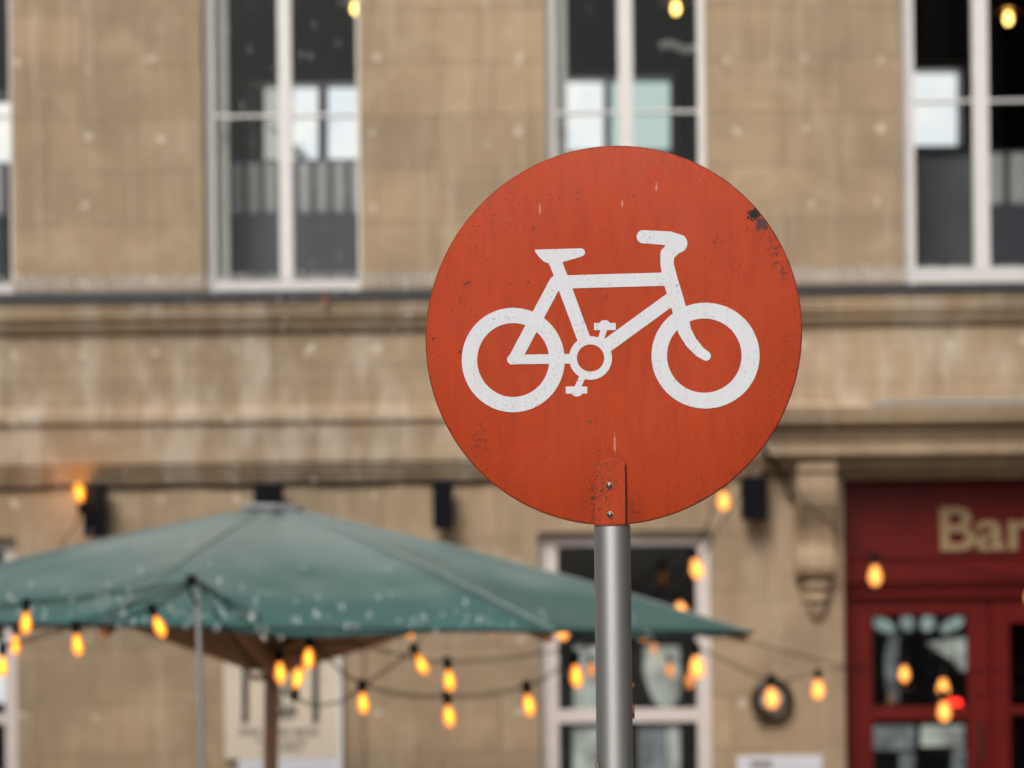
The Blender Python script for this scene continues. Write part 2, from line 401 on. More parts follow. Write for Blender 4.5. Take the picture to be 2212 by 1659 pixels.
for i, rc in enumerate(lo_rects):
    cx = sum(lo_cols[i][0]) / 2
    bz0 = at(cx, [1566, 1561][i], YF).z; bz1 = at(cx, [1545, 1531][i], YF).z; tz = at(cx, [1190, 1179][i], YF).z
    window(rc, (lo_cols[i], [(bz0, bz1)], tz, rc[2] + .1), YF, M['pink_paint'], M['glass_low'], upper=False)
    m = MB(); m.box(rc[0] - .08, rc[1] + .08, YW - .09, YW + .11, rc[2] - .12, rc[2] - .004); m.build('window_sill', M['stone_plain'], bld)

for (pa, pb) in ((466, 494), (1205, 1226)):       # folded shutters just inside the left jambs
    m = MB(); m.box(at(pa, 300, 16.32).x, at(pb, 300, 16.32).x, 16.29, 16.34, up_rects[1][2], up_rects[1][3]); m.build('shutter', M['room_frame'], bld, bevel=.006)

# cornice: profile (projection from wall, photo row near x=460)
def zr(py, Y=YW - .1, px=460): return at(px, py, Y).z
prof = [(0.0, 642), (.19, 648), (.19, 657), (.18, 659), (.18, 673), (.165, 675), (.165, 679), (.172, 681), (.172, 687), (.155, 692), (.135, 697), (.125, 701), (.125, 706), (.105, 708), (.105, 713), (.07, 716), (.055, 719),
        (.055, 876), (.11, 893), (.16, 897), (.165, 913), (.13, 917), (.13, 1001), (.105, 1004), (.09, 1018), (.065, 1022), (.05, 1034), (.02, 1047), (0.0, 1050)]
SX0, SX1 = -9.49, at(1648, 950, YW - .3).x
def extrude_profile(pr, x0, x1, m=None):
    m = m or MB(); poly = [(YW - p, z) for p, z in pr]
    poly = [(YW + .01, poly[0][1])] + poly + [(YW + .01, poly[-1][1])]
    return m.prism(poly, lambda q: (x0, q[0], q[1]), lambda q: (x1, q[0], q[1]))
extrude_profile([(p, zr(y)) for p, y in prof], SX0, 9.49).build('cornice', M['stone_line'], bld)
m = MB(); m.box(SX0, 9.49, YW - .205, YW - .001, zr(655), zr(641) + .012); m.v = [(x, y, z + (.02 if y > YW - .1 else 0)) for x, y, z in m.v]
m.build('lead_flashing', M['lead'], bld)
# shopfront entablature on the right
zs = lambda py: at(1900, py, YW - .4).z
prof2 = [(.10, 872), (.46, 876), (.46, 893), (.44, 896), (.44, 910), (.40, 914), (.33, 930), (.31, 946), (.29, 952), (.29, 955), (.305, 957), (.305, 978), (.28, 984), (.20, 988), (.17, 1004), (.13, 1012), (.05, 1018), (.05, 1019)]
extrude_profile([(p, zs(y)) for p, y in prof2], SX1, 9.47).build('shop_cornice', M['stone_plain'], bld)
m = MB(); m.box(at(1885, 870, YW - .4).x, 9.46, YW - .47, YW - .14, zs(875) + .004, zs(868)); m.build('lead_cover', M['pale_lead'], bld)
# pilaster and console bracket
px0, px1 = at(1657, 1400, YW).x, at(1822, 1400, YW).x
m = MB(); m.box(px0, px1, YW - .045, YW + .02, .13, zs(1019)); m.build('pilaster', M['stone_plain'], bld, bevel=.006)
bx0, bx1 = at(1720, 1150, YW - .2).x, at(1802, 1150, YW - .2).x
zc = lambda py: at(1765, py, YW - .15).z
cons = [(.05, 1004), (.34, 1004), (.34, 1022), (.31, 1026), (.33, 1045), (.335, 1065), (.31, 1090), (.25, 1115), (.19, 1140), (.155, 1165), (.15, 1180), (.17, 1188), (.20, 1196), (.215, 1212), (.215, 1228), (.19, 1242), (.15, 1248), (.05, 1250)]
m = MB(); poly = [(YW - p, zc(y)) for p, y in cons]; m.prism(poly, lambda q: (bx0, q[0], q[1]), lambda q: (bx1, q[0], q[1]))
cx = (bx0 + bx1) / 2; hw = (bx1 - bx0) / 2
for a in (-1, 1):   # raised scroll fillets on the face edges
    poly2 = [(YW - p - .018, zc(y)) for p, y in cons[2:-1]] + [(YW - p + .004, zc(y)) for p, y in reversed(cons[2:-1])]
    e0 = cx + a * hw * .98; e1 = cx + a * hw * .68
    m.prism(poly2, lambda q: (e0, q[0], q[1]), lambda q: (e1, q[0], q[1]))
con = m.build('console_bracket', M['stone_plain'], bld, bevel=.008)
m = MB()
lv = [(1251, .90, .10), (1258, .97, .19), (1268, .92, .20), (1280, .74, .11), (1286, .80, .17), (1296, .76, .18), (1306, .52, .09), (1311, .58, .14), (1322, .50, .13), (1334, .30, .08), (1344, .10, .04)]
vs = []; fs = []; n = 12
for (py, k, d) in lv:
    for j in range(n):
        q = math.pi * j / (n - 1); vs.append((cx + .02 - hw * k * math.cos(q), YW - .042 - .62 * d * math.sin(q) ** .8 * (1 + .10 * math.cos(6 * q)), zc(py)))
for i in range(len(lv) - 1):
    for j in range(n - 1): fs.append((i * n + j, i * n + j + 1, (i + 1) * n + j + 1, (i + 1) * n + j))
fs.append(tuple(range(n))); fs.append(tuple((len(lv) - 1) * n + j for j in range(n)))
m.add(vs, fs); m.build('leaf_drop', M['stone_plain'], con, smooth=True, angle=50)

# red bar frontage
x0, x1, z0, z1 = door_rect; XE = x1
Yr = YW + .20
front = MB()
f_t, f_b = at(1950, 1021, Yr).z, at(1950, 1196, Yr).z
front.box(x0 + .002, XE - .002, Yr, Yr + .12, f_b, f_t + .08)
fascia = front.build('fascia', M['red'], bld); fascia['label'] = 'red fascia board carrying the cream word Bar'
m = MB()
for (ya, yb, pr) in [(1197, 1207, .05), (1208, 1242, .03), (1243, 1258, .075), (1259, 1272, .04), (1273, 1292, .01)]:
    m.box(x0 + .004, XE - .004, Yr - pr, Yr + .10, at(1950, yb, Yr).z, at(1950, ya, Yr).z - .001)
m.build('fascia_moulding', M['red'], bld, bevel=.006)
# lettering
def text_mesh(txt, off=.0, ext=.02):
    cu = bpy.data.curves.new('lettering', 'FONT'); cu.body = txt; cu.extrude = ext; cu.offset = off; cu.space_character = .98
    ob = bpy.data.objects.new('lettering', cu); COL.objects.link(ob); bpy.context.view_layer.update()
    dg = bpy.context.evaluated_depsgraph_get(); me = bpy.data.meshes.new_from_object(ob.evaluated_get(dg))
    bpy.data.objects.remove(ob); return me
me = text_mesh('Bar', .014)
xs = [v.co.x for v in me.vertices]; ys = [v.co.y for v in me.vertices]
lx0, lx1 = at(2030, 1140, Yr).x, at(2232, 1140, Yr).x; lz0, lz1 = at(2060, 1191, Yr).z, at(2060, 1095, Yr).z
sx = (lx1 - lx0) / (max(xs) - min(xs)); sz = (lz1 - lz0) / (max(ys) - min(ys)); mnx, mny = min(xs), min(ys)
for v in me.vertices: v.co = Vector((lx0 + (v.co.x - mnx) * sx, Yr - .014 - v.co.z * .6, lz0 + (v.co.y - mny) * sz))
me.materials.clear(); me.materials.append(M['cream']); let = bpy.data.objects.new('lettering', me); COL.objects.link(let); put(let, fascia)
# door and side light
zt = at(1950, 1294, Yr).z
def joinery(name, xa, xb, glz, Yf, zb=.13, top=zt, rails=((1526, 1556),), bot=.45):
    """frame xa..xb (metres) with glass glz=(xl,xr,ztop)"""
    gl, gr, gt = glz; m = MB(); Y1 = Yf + .06
    m.box(xa, gl, Yf, Y1, zb, top); m.box(gr, xb, Yf, Y1, zb, top); m.box(gl, gr, Yf + .004, Y1 - .004, gt, top); m.box(gl, gr, Yf + .004, Y1 - .004, zb, zb + bot)
    zr_ = []
    for (ya, yb) in rails:
        a, b = at(1985, yb, Yf).z, at(1985, ya, Yf).z; zr_.append((a, b)); m.box(gl, gr, Yf + .004, Y1 - .004, a, b)
    o = m.build(name, M['red'], bld, bevel=.008)
    zz = [zb + bot] + [v for q in zr_ for v in q] + [gt]
    for k in range(0, len(zz), 2):
        g = MB(); g.box(gl - .004, gr + .004, Yf + .03, Yf + .034, zz[k] - .004, zz[k + 1] + .004); g.build('pane', M['glass_low'], o)
    return o
Yd = YW + .24
X = lambda px: at(px, 1420, Yd).x
dr = joinery('door', X(1834), X(2138), (X(1885), X(2091), at(1985, 1328, Yd).z), Yd)
h = MB(); h.tube([(X(2112), Yd - .01, .9), (X(2112), Yd - .06, .92), (X(2112), Yd - .06, 1.2), (X(2112), Yd - .01, 1.22)], .011, 10); h.build('handle', M['bronze'], dr, smooth=True)
joinery('side_light', X(2141), X(2560), (X(2182), X(2520), at(2200, 1345, Yd).z), Yd, rails=((1528, 1546),))
for (qa, qb) in ((x0 + .003, X(1833)), (X(2561), XE - .003)):
    m = MB(); m.box(qa, qb, Yr + .01, Yd + .06, .13, zt - .002); m.build('door_jamb', M['red'], bld)

# bird spikes along the ledge (each strip one piece, its rods like bristles)
for k in range(9):
    xa = -5.2 + k * 1.02; m = MB()
    zb = zr(640) + .03
    m.box(xa, xa + 1.0, YW - .15, YW - .11, zb - .012, zb)
    for j in range(36):
        xx = xa + .014 + j * .0278
        for q in (-1, 1):
            m.tube([(xx, YW - .13, zb), (xx + random.uniform(-.012, .012), YW - .13 + q * .035, zb + random.uniform(.10, .14))], .003, 4, mi=1)
    m.build('bird_spike_strip', [M['lead'], M['white_plastic']], bld)
p = at(703, 652, YW - .20); m = MB(); m.box(p.x - .018, p.x + .018, p.y - .02, p.y + .03, p.z - .04, p.z + .035); m.tube([(p.x, p.y - .01, p.z + .03), (p.x, p.y - .02, p.z + .07)], .012, 8)
m.build('rusty_bracket', M['rust'], bld, bevel=.004)

# far windows at the back of the rooms (upstairs: daylight from the other side of the building)
def far_window(x0, x1, yt, yb, Y, panes, frame=None):
    """px outer rect; panes: list of (px rect, material)"""
    a = at(x0, (yt + yb) / 2, Y).x; c = at(x1, (yt + yb) / 2, Y).x; zb = at((x0 + x1) / 2, yb, Y).z; zt = at((x0 + x1) / 2, yt, Y).z
    m = MB(); t = .07
    m.box(a, a + t, Y - .12, Y - .004, zb, zt); m.box(c - t, c, Y - .12, Y - .004, zb, zt); m.box(a + t, c - t, Y - .118, Y - .004, zt - t, zt); m.box(a + t, c - t, Y - .118, Y - .004, zb, zb + t)
    o = m.build('far_window', frame or M['room_frame'], bld)
    for (pts, mt) in panes:
        g = MB(); P = [at(px, py, Y - .03) for px, py in pts]
        g.prism([(q.x, q.z) for q in P], lambda q: (q[0], Y - .03, q[1]), lambda q: (q[0], Y - .012, q[1])); g.build('lit_pane', mt, o)
    return o
def rp(a, b, c, d): return [(a, c), (b, c), (b, d), (a, d)]
far_window(-130, 45, 195, 372, YU, [(rp(-110, -45, 222, 352), M['day']), (rp(-25, 30, 222, 352), M['day'])])
far_window(534, 812, 172, 366, YU, [(rp(571, 603, 190, 345), M['day_soft']), (rp(632, 687, 190, 345), M['day']), (rp(708, 790, 190, 345), M['day'])])
far_window(1200, 1462, 160, 345, YU, [(rp(1218, 1304, 178, 325), M['day']), (rp(1320, 1446, 178, 325), M['day_green'])])
far_window(1950, 2086, 142, 335, YU, [(rp(1965, 2067, 159, 318), M['day'])])
YB = YL - .01  # street level: simplified glowing shapes in place of layered reflections in the glass
far_window(-120, 60, 1360, 1535, YB, [(rp(-110, 44, 1388, 1518), M['day'])], M['dark_brown'])
rounded = [(1392, 1395), (1470, 1395), (1472, 1480), (1466, 1510), (1450, 1530), (1432, 1530), (1412, 1512), (1398, 1480), (1390, 1445)]
far_window(1222, 1484, 1372, 1548, YB, [(rp(1240, 1345, 1395, 1535), M['low_pale']), (rounded, M['low_pale'])], M['dark_brown'])
far_window(1222, 1484, 1556, 1790, YB, [(rp(1228, 1296, 1562, 1770), M['low_pale']), (rp(1380, 1436, 1562, 1690), M['low_grey']), (rp(1440, 1474, 1562, 1690), M['low_pale'])], M['dark_brown'])
band = [(1912, 1420), (1916, 1395), (1922, 1372), (1944, 1372), (1940, 1400), (1938, 1440), (1938, 1480), (1943, 1515), (1922, 1515), (1914, 1470)]
tri = [(2000, 1388), (2090, 1376), (2090, 1450), (2078, 1448), (2056, 1424), (2028, 1408)]
def petal(cx, cy, w, h, a):
    out = []
    for k in range(14):
        q = 2 * math.pi * k / 14; x = w * math.cos(q); y = h * math.sin(q); out.append((cx + x * math.cos(a) - y * math.sin(a), cy + x * math.sin(a) + y * math.cos(a)))
    return out
far_window(1868, 2102, 1316, 1545, YB, [(petal(1908, 1350, 28, 13, .5), M['low_green']), (petal(1960, 1346, 15, 18, -.3), M['low_green']), (petal(2005, 1346, 15, 18, .3), M['low_green']), (petal(2057, 1350, 28, 13, -.5), M['low_green']),
    (band, M['low_grey']), (tri, M['low_pale'])], M['dark_brown'])
far_window(1868, 2102, 1550, 1790, YB, [(rp(1888, 1975, 1560, 1620), M['low_grey']), (rp(1990, 2082, 1560, 1612), M['low_pale']), (rp(1945, 1975, 1628, 1780), M['low_grey']), (rp(2058, 2086, 1618, 1780), M['low_grey'])], M['dark_brown'])

# ------------------------------------------------------------------ things seen through the windows
def banquette(x0, x1, ytop, Yq, label, step):
    a, c = at(x0, 400, Yq).x, at(x1, 400, Yq).x; zt = at((x0 + x1) / 2, ytop, Yq).z; zm = at((x0 + x1) / 2, ytop + 118, Yq).z
    t = thing('banquette', ((a + c) / 2, Yq + .3, 3.662), label, 'bench', 'banquettes inside the upstairs windows')
    m = MB(); n = max(2, round((c - a) / step)); s = (c - a) / n
    for k in range(n):
        xa = a + k * s + s * .14; xb = a + (k + 1) * s - s * .10
        m.box(xa, xb, Yq - .05, Yq + .1, zm - .01, zt - .03)
    m.build('back_pad', M['grey_cloth'], t, bevel=.03)
    m = MB(); m.box(a, c, Yq + .0, Yq + .16, zm, zt); m.build('back_board', M['navy'], t)
    m = MB(); m.box(a, c, Yq - .06, Yq + .6, 3.664, zm - .012); m.build('base', M['navy'], t, bevel=.01)  # dark base stands in for the shaded lower half
    return t
banquette(-300, 18, 352, 16.9, 'grey padded bench back inside the window at the left edge of the photo', .125)
banquette(455, 790, 345, 16.9, 'grey padded bench back with vertical channels behind the first full window', .135)
banquette(2120, 2280, 325, 17.6, 'dim grey padded bench back inside the right hand upstairs window', .19)

a, c = at(1962, 400, 17.4).x, at(2112, 400, 17.4).x  # panel added to give the lower pane its dim grey tone
t = thing('added_backing', ((a + c) / 2, 17.4, 3.662), 'added slate-grey screen inside the left pane of the right hand upstairs window', 'backing')
m = MB(); m.box(a, c, 17.4, 17.44, 3.664, at(2030, 338, 17.4).z); m.build('panel', simple('slate_backing', (.15, .155, .17), .6, var=.25, scale=2), t)
m = MB(); m.box(a - .02, c + .02, 17.38, 17.46, at(2030, 338, 17.4).z + .001, at(2030, 338, 17.4).z + .03); m.build('rail', M['navy'], t)

def plant_sil():
    t = thing('potted_plant', at(640, 345, 18.2), 'dark spiky plant silhouetted against the bright panes behind the bench', 'plant')
    m = MB(); b = at(655, 352, 18.2); m.lathe([(.05, -.02), (.10, .02), (.12, .05)], 12, Matrix.Translation(b + Vector((0, 0, -.06)))); m.build('pot', M['black'], t)
    m = MB()
    for (px, py) in ((570, 262), (585, 270), (648, 305), (625, 300), (672, 330), (636, 318)):
        p = at(px, py, 18.2); q = b.lerp(p, .5) + Vector((0, 0, .02)); m.tube([b, q, p], [.012, .010, .002], 6)
    m.build('leaf', M['black'], t)
plant_sil()
def pendant(px, py, Y, label, rs=.16):
    p = at(px, py, Y); t = thing('pendant_lamp', p, label, 'lamp', 'pendant lamps in the upstairs room')
    m = MB(); m.lathe([(rs, .05), (rs * .85, .09), (rs * .4, .15), (.03, .20), (.012, .22)], 20, Matrix.Translation(p)); m.build('lamp_shade', M['copper'], t, smooth=True)
    m = MB(); m.tube([p + Vector((0, 0, .2)), (p.x, p.y, 8.59)], .006, 6); m.build('cord', M['rubber'], t)
    m = MB(); m.lathe([(.004, -.055), (.022, -.045), (.034, -.015), (.034, .012), (.02, .045), (.014, .07)], 14, Matrix.Translation(p)); m.build('bulb', emit('pendant_bulb', (1, .60, .14), 4.5), t, smooth=True)
pendant(768, 18, 19.0, 'lit pendant lamp half hidden by the pier right of the first full window')
pendant(1460, 18, 19.0, 'lit pendant lamp in the window above the bicycle sign')
pendant(2178, 40, 18.4, 'lit pendant lamp in the right pane of the right hand window')
m = MB()  # row of white beads forming a pale cluster
for k in range(9):
    q = at(1432 + k * 10, 96 + k * 2.2 + random.uniform(-5, 5), 17.4); m.lathe([(.01, -.035), (.03, -.02), (.035, .005), (.022, .03), (.008, .04)], 8, Matrix.Translation(q))
m.tube([at(1425 + k * 12, 92 + k * 2.6, 17.4) for k in range(9)], .008, 6)
tag(m.build('bead_cluster', M['paper'], smooth=True), 'row of white beads set inside the window above the sign', 'decoration')
p = at(47, 1478, 19.5); m = MB(); m.lathe([(.02, -.05), (.075, -.04), (.085, 0), (.075, .04), (.02, .05)], 20, Matrix.Translation(p) @ Matrix.Rotation(R(90), 4, 'X'))
m.tube([p + Vector((0, 0, .08)), (p.x, p.y, 3.43)], .004, 6)
tag(m.build('hanging_disc', M['black'], smooth=True), 'dark round disc hanging in the bright window at the lower left edge', 'ornament')
p = at(2062, 1525, 17.0); t = thing('red_lamp', p, 'small glowing red lamp behind the glass of the red door', 'lamp')
m = MB(); m.lathe([(.004, -.055), (.045, -.05), (.06, 0), (.045, .05), (.004, .055)], 16, Matrix.Translation(p)); m.build('lens', M['red_lamp'], t, smooth=True)
m = MB(); m.tube([p + Vector((0, 0, .05)), (p.x, p.y, 3.43)], .006, 6); m.build('cord', M['rubber'], t)

# ------------------------------------------------------------------ fittings on the wall
def speaker(px, yt, yb, wpx, label):
    Y = YW - .16; c = at(px, (yt + yb) / 2, Y); k = Y / FPX; wd = wpx * k / 2; h = (yb - yt) * k / 2
    t = thing('wall_speaker', (c.x, YW, c.z), label, 'speaker', 'black boxes along the wall below the cornice')
    m = MB(); m.box(c.x - wd, c.x + wd, Y - .08, Y + .06, c.z - h, c.z + h); m.build('cabinet', M['black'], t, bevel=.015)
    m = MB(); m.box(c.x - wd * .86, c.x + wd * .86, Y - .086, Y - .0805, c.z - h * .93, c.z + h * .93); m.build('grille', simple('speaker_grille', (.005, .005, .009), .6, var=.4, scale=200, spec=.1), t)
    m = MB(); m.box(c.x - .025, c.x + .025, Y + .061, YW - .001, c.z - .05, c.z + .05); m.build('wall_bracket', M['black'], t)
    return t
speaker(206, 1045, 1160, 48, 'black wall speaker beside the upturned lit bulb at the left')
speaker(581, 1043, 1150, 62, 'black wall speaker poking up behind the top of the teal parasol')
speaker(957, 1037, 1142, 44, 'black wall speaker between the parasol and the bicycle sign')
speaker(1628, 1030, 1122, 56, 'black wall speaker right of the bicycle sign near the stone bracket')
pts = []
for k in range(40):
    px = -250 + k * 34; py = 1056 - .0145 * px + 3 * math.sin(k * .9) - (2.5 if k % 7 else 0); pts.append(at(px, py, YW - .03))
m = MB(); m.tube(pts, .009, 6); tag(m.build('wall_cable', M['rubber']), 'thin black cable clipped along the wall under the cornice', 'cable')
m = MB(); m.tube([at(1636, 940, YW - .36), at(1660, 985, YW - .36), at(1690, 1022, YW - .25), at(1700, 1060, YW - .10), at(1735, 1120, YW - .06)], .014, 8)
tag(m.build('hanging_cable', M['rubber']), 'loose black cable hanging from the shop cornice beside the stone bracket', 'cable')

c = at(1668, 1512, YW - .08); t = thing('wall_lamp', (c.x, YW, c.z), 'round dark bronze bulkhead lamp on the pilaster left of the red door', 'lamp')
Mx = Matrix.Translation((c.x, YW - .045, c.z)) @ Matrix.Rotation(R(90), 4, 'X')
m = MB(); m.lathe([(.150, .0), (.158, .02), (.156, .06), (.140, .085), (.118, .092), (.098, .085), (.096, .06), (.096, .001)], 36, Mx)
m.box(c.x - .03, c.x + .03, YW - .11, YW - .05, c.z + .14, c.z + .19); m.build('rim', M['bronze'], t, smooth=True)
m = MB(); m.lathe([(.094, .004), (.092, .05), (.07, .075), (.03, .085), (.004, .087)], 28, Mx); m.build('glass_cover', simple('opal_glass', (.42, .37, .33), .25, var=.1), t, smooth=True)
c = at(1685, 1675, YW - .06); t = thing('wall_plaque', (c.x, YW, c.z), 'white plaque fixed to the pilaster at the bottom edge below the round lamp', 'plaque')
a0, a1 = at(1592, 1640, YW - .05).x, at(1776, 1640, YW - .05).x; zt_ = at(1685, 1632, YW - .05).z
m = MB(); m.box(a0, a1, YW - .065, YW - .046, zt_ - .42, zt_); m.build('plate', M['panel_white'], t, bevel=.004)
m = MB(); m.box(at(1620, 1650, YW - .06).x, at(1668, 1650, YW - .06).x, YW - .068, YW - .0655, zt_ - .085, zt_ - .04); m.build('printed_mark', M['ink_grey'], t)

# notice board behind the parasol post
YN = YW - .05
bx0, bx1 = at(484, 1500, YN).x, at(729, 1500, YN).x; bz1 = at(600, 1330, YN).z; bz0 = at(600, 1639, YN).z
t = thing('notice_board', ((bx0 + bx1) / 2, YW, bz0 - .5), 'cream notice board with black twisted columns behind the parasol post', 'notice board')
m = MB(); m.box(bx0, bx1, YN, YW - .002, bz0, bz1); m.build('panel', M['panel_cream'], t, bevel=.004)
m = MB(); m.box(bx0 + .1, bx1, YN - .006, YW - .004, bz0 - .6, bz0 - .002); m.build('lower_sheet', M['panel_white'], t)
m = MB(); m.box(bx1 + .001, bx1 + .035, YN - .03, YW - .002, bz0 - .6, bz1); m.build('edge_strip', M['room_frame'], t)
for cxp in (530, 682):
    m = MB()
    for k in range(15):
        py = 1420 + k * 9.6; a = at(cxp - 7, py + 6, YN).x; b = at(cxp + 7, py, YN).x; z_a = at(cxp, py + 7, YN).z; z_b = at(cxp, py, YN).z; h = .018
        m.prism([(a, z_a - h), (b, z_b - h), (b, z_b + h), (a, z_a + h)], lambda q: (q[0], YN - .003, q[1]), lambda q: (q[0], YN + .001, q[1]))
    m.build('printed_column', M['ink'], t)
m = MB()
def blob(m, cx, cy, rx, ry, n=20):
    P = [at(cx + rx * math.cos(2 * math.pi * k / n), cy + ry * math.sin(2 * math.pi * k / n), YN) for k in range(n)]
    m.prism([(q.x, q.z) for q in P], lambda q: (q[0], YN - .003, q[1]), lambda q: (q[0], YN + .001, q[1]))
def stroke(m, pts, wpx):
    P = [at(a, b, YN - .002) for a, b in pts]; m.tube(P, wpx * YN / FPX / 2, 6)
blob(m, 597, 1543, 12, 13)
stroke(m, [(604, 1500), (610, 1530), (618, 1556)], 6); stroke(m, [(606, 1470), (612, 1452), (624, 1450), (628, 1468), (622, 1495)], 7); stroke(m, [(612, 1500), (617, 1475), (614, 1462)], 4)
m.build('emblem', M['ink'], t)
m = MB(); blob(m, 628, 1537, 15, 15); m.build('emblem_disc', M['ink_grey'], t)
for (ya, yb, runs) in ((1572, 1588, ((520, 541), (545, 562), (590, 602), (606, 630), (636, 690))), (1593, 1606, ((556, 565), (590, 604), (610, 630), (634, 660))), (1610, 1622, ((590, 606), (612, 628), (632, 654)))):
    m = MB()
    for (xa, xb) in runs:      # small illegible strokes, as in the photograph
        px = xa
        while px < xb:
            wv = random.uniform(1.8, 3.2); stroke(m, [(px, ya + random.uniform(0, 3)), (px + random.uniform(-1, 1), yb)], wv)
            if random.random() < .45: stroke(m, [(px, random.uniform(ya, yb)), (px + 4, random.uniform(ya, yb))], 2.2)
            px += random.uniform(4.2, 6.0)
    m.build('printed_line', M['ink_grey'], t)
m = MB(); xa, xb = at(735, 1500, YW).x + .03, at(786, 1500, YW).x; m.box(xa, xb, YW - .03, YW + .01, .13, at(760, 1330, YW).z); m.build('stone_strip', M['stone_plain'], bld, bevel=.004)

# ------------------------------------------------------------------ parasol
YP = 12.0; hub = at(588, 1099, YP); RAD = 2.64; TILT = R(1.4); PH = R(10); ZE = 2.0
hubz = hub.z; c0 = Vector((hub.x, YP, 0))
par = thing('parasol', (hub.x, YP, 0), 'large teal parasol on a wooden post, wet with rain', 'parasol')
def pp(r, ang, z):   # tilted towards the right
    v = Vector((r * math.sin(ang), -r * math.cos(ang), z - 2.2)); v = Matrix.Rotation(TILT, 3, 'Y') @ v
    return Vector((hub.x, YP, 2.2)) + v
ribs = [-PH + k * math.pi / 4 for k in range(8)]
r0 = .14
NS, NT = 10, 14
vs = []; fs = []
for k in range(8):
    a, b = ribs[k], ribs[k] + math.pi / 4
    for i in range(NS + 1):
        t_ = i / NS; rr = r0 + (RAD - r0) * t_; zz = hubz - .01 + (ZE - hubz + .01) * (t_ + .05 * math.sin(math.pi * t_) * -1)
        for j in range(NT + 1):
            s_ = j / NT; A = pp(rr, a, zz); B = pp(rr, b, zz); P = A.lerp(B, s_); sag = 4 * s_ * (1 - s_)
            P = P + Vector((0, 0, -.075 * sag * math.sin(math.pi * min(1, t_ * .9)) + .012 * math.sin(9 * s_ + 7 * t_ + k) * sag))
            if i == NS: P = P + (Vector((hub.x, YP, P.z)) - P) * (.02 * sag)
            vs.append(P)
    base = k * (NS + 1) * (NT + 1)
    for i in range(NS):
        for j in range(NT):
            q = base + i * (NT + 1) + j; fs.append((q, q + 1, q + NT + 2, q + NT + 1))
m = MB(); m.add(vs, fs)
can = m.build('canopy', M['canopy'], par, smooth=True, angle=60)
md = can.modifiers.new('thick', 'SOLIDIFY'); md.thickness = .006; md.offset = -1
seam_m = simple('pale_seam', (.25, .31, .295), .6, var=.2)
for k in range(8):
    m = MB(); m.tube([pp(r0 + (RAD - r0) * i / 8, ribs[k], hubz - .008 + (ZE - hubz + .01) * (i / 8 - .05 * math.sin(math.pi * i / 8))) for i in range(9)], .007, 6); m.build('seam', seam_m, par)
m = MB()
for k in range(8):
    A, B = pp(RAD, ribs[k], ZE), pp(RAD, ribs[k] + math.pi / 4, ZE); m.tube([A.lerp(B, s / 8) + (Vector((hub.x, YP, A.z)) - A.lerp(B, s / 8)) * .02 * 4 * (s / 8) * (1 - s / 8) for s in range(9)], .012, 6)
m.build('hem', simple('dark_teal_hem', (.022, .06, .055), .6), par)
m = MB(); T = Matrix.Translation(pp(0, 0, hubz)) @ Matrix.Rotation(R(3.5), 4, 'Y'); m.lathe([(.05, .02), (.165, .018), (.17, .012), (.17, -.004), (.05, -.02)], 28, T)
m.build('top_plate', simple('grey_top_plate', (.33, .34, .35), .4, var=.2), par, smooth=True)
zrun = 1.80
m = MB(); m.tube([pp(0, 0, .08), pp(0, 0, hubz - .02)], .041, 20); m.build('post', M['wood'], par, smooth=True)
m = MB(); m.lathe([(.05, -.05), (.12, -.045), (.13, .0), (.12, .06), (.05, .065)], 20, Matrix.Translation(pp(0, 0, zrun))); m.build('runner', M['wood_x'], par, smooth=True, angle=30)
def beam(m, A, B, wd, ht):
    d = (B - A).normalized(); s = d.cross(Vector((0, 0, 1))).normalized(); u = s.cross(d)
    vs = [p + s * a * wd / 2 + u * b * ht / 2 for p in (A, B) for a, b in ((-1, -1), (1, -1), (1, 1), (-1, 1))]
    m.add(vs, [(0, 1, 2, 3), (4, 7, 6, 5), (0, 4, 5, 1), (1, 5, 6, 2), (2, 6, 7, 3), (3, 7, 4, 0)])
for k in range(8):
    zz = lambda r: hubz + (ZE - hubz) * (r - r0) / (RAD - r0)
    m = MB(); beam(m, pp(.08, ribs[k], zz(.08) - .05), pp(RAD - .03, ribs[k], ZE - .035), .028, .045); m.build('rib', M['wood_x'], par)
    m = MB(); off = .0
    for sgn in (-1, 1):
        o3 = Vector((math.cos(ribs[k]), math.sin(ribs[k]), 0)) * sgn * .028
        beam(m, pp(.10, ribs[k], zrun) + o3, pp(1.45, ribs[k], zz(1.45) - .07) + o3, .030, .105)
    m.build('strut', M['wood_x'], par, bevel=.004)
m = MB(); q = at(572, 1465, YP - .04); m.tube([q, at(541, 1463, YP - .06)], .016, 8); m.tube([at(543, 1463, YP - .06), at(540, 1440, YP - .06), at(535, 1412, YP - .05)], .005, 6); m.build('peg', M['wood_x'], par)
m = MB(); m.lathe([(.34, .0), (.36, .03), (.34, .10), (.08, .13), (.06, .35)], 24, Matrix.Translation((pp(0, 0, 0).x, YP, .002))); m.build('base_weight', M['lead'], par, smooth=True, angle=40)

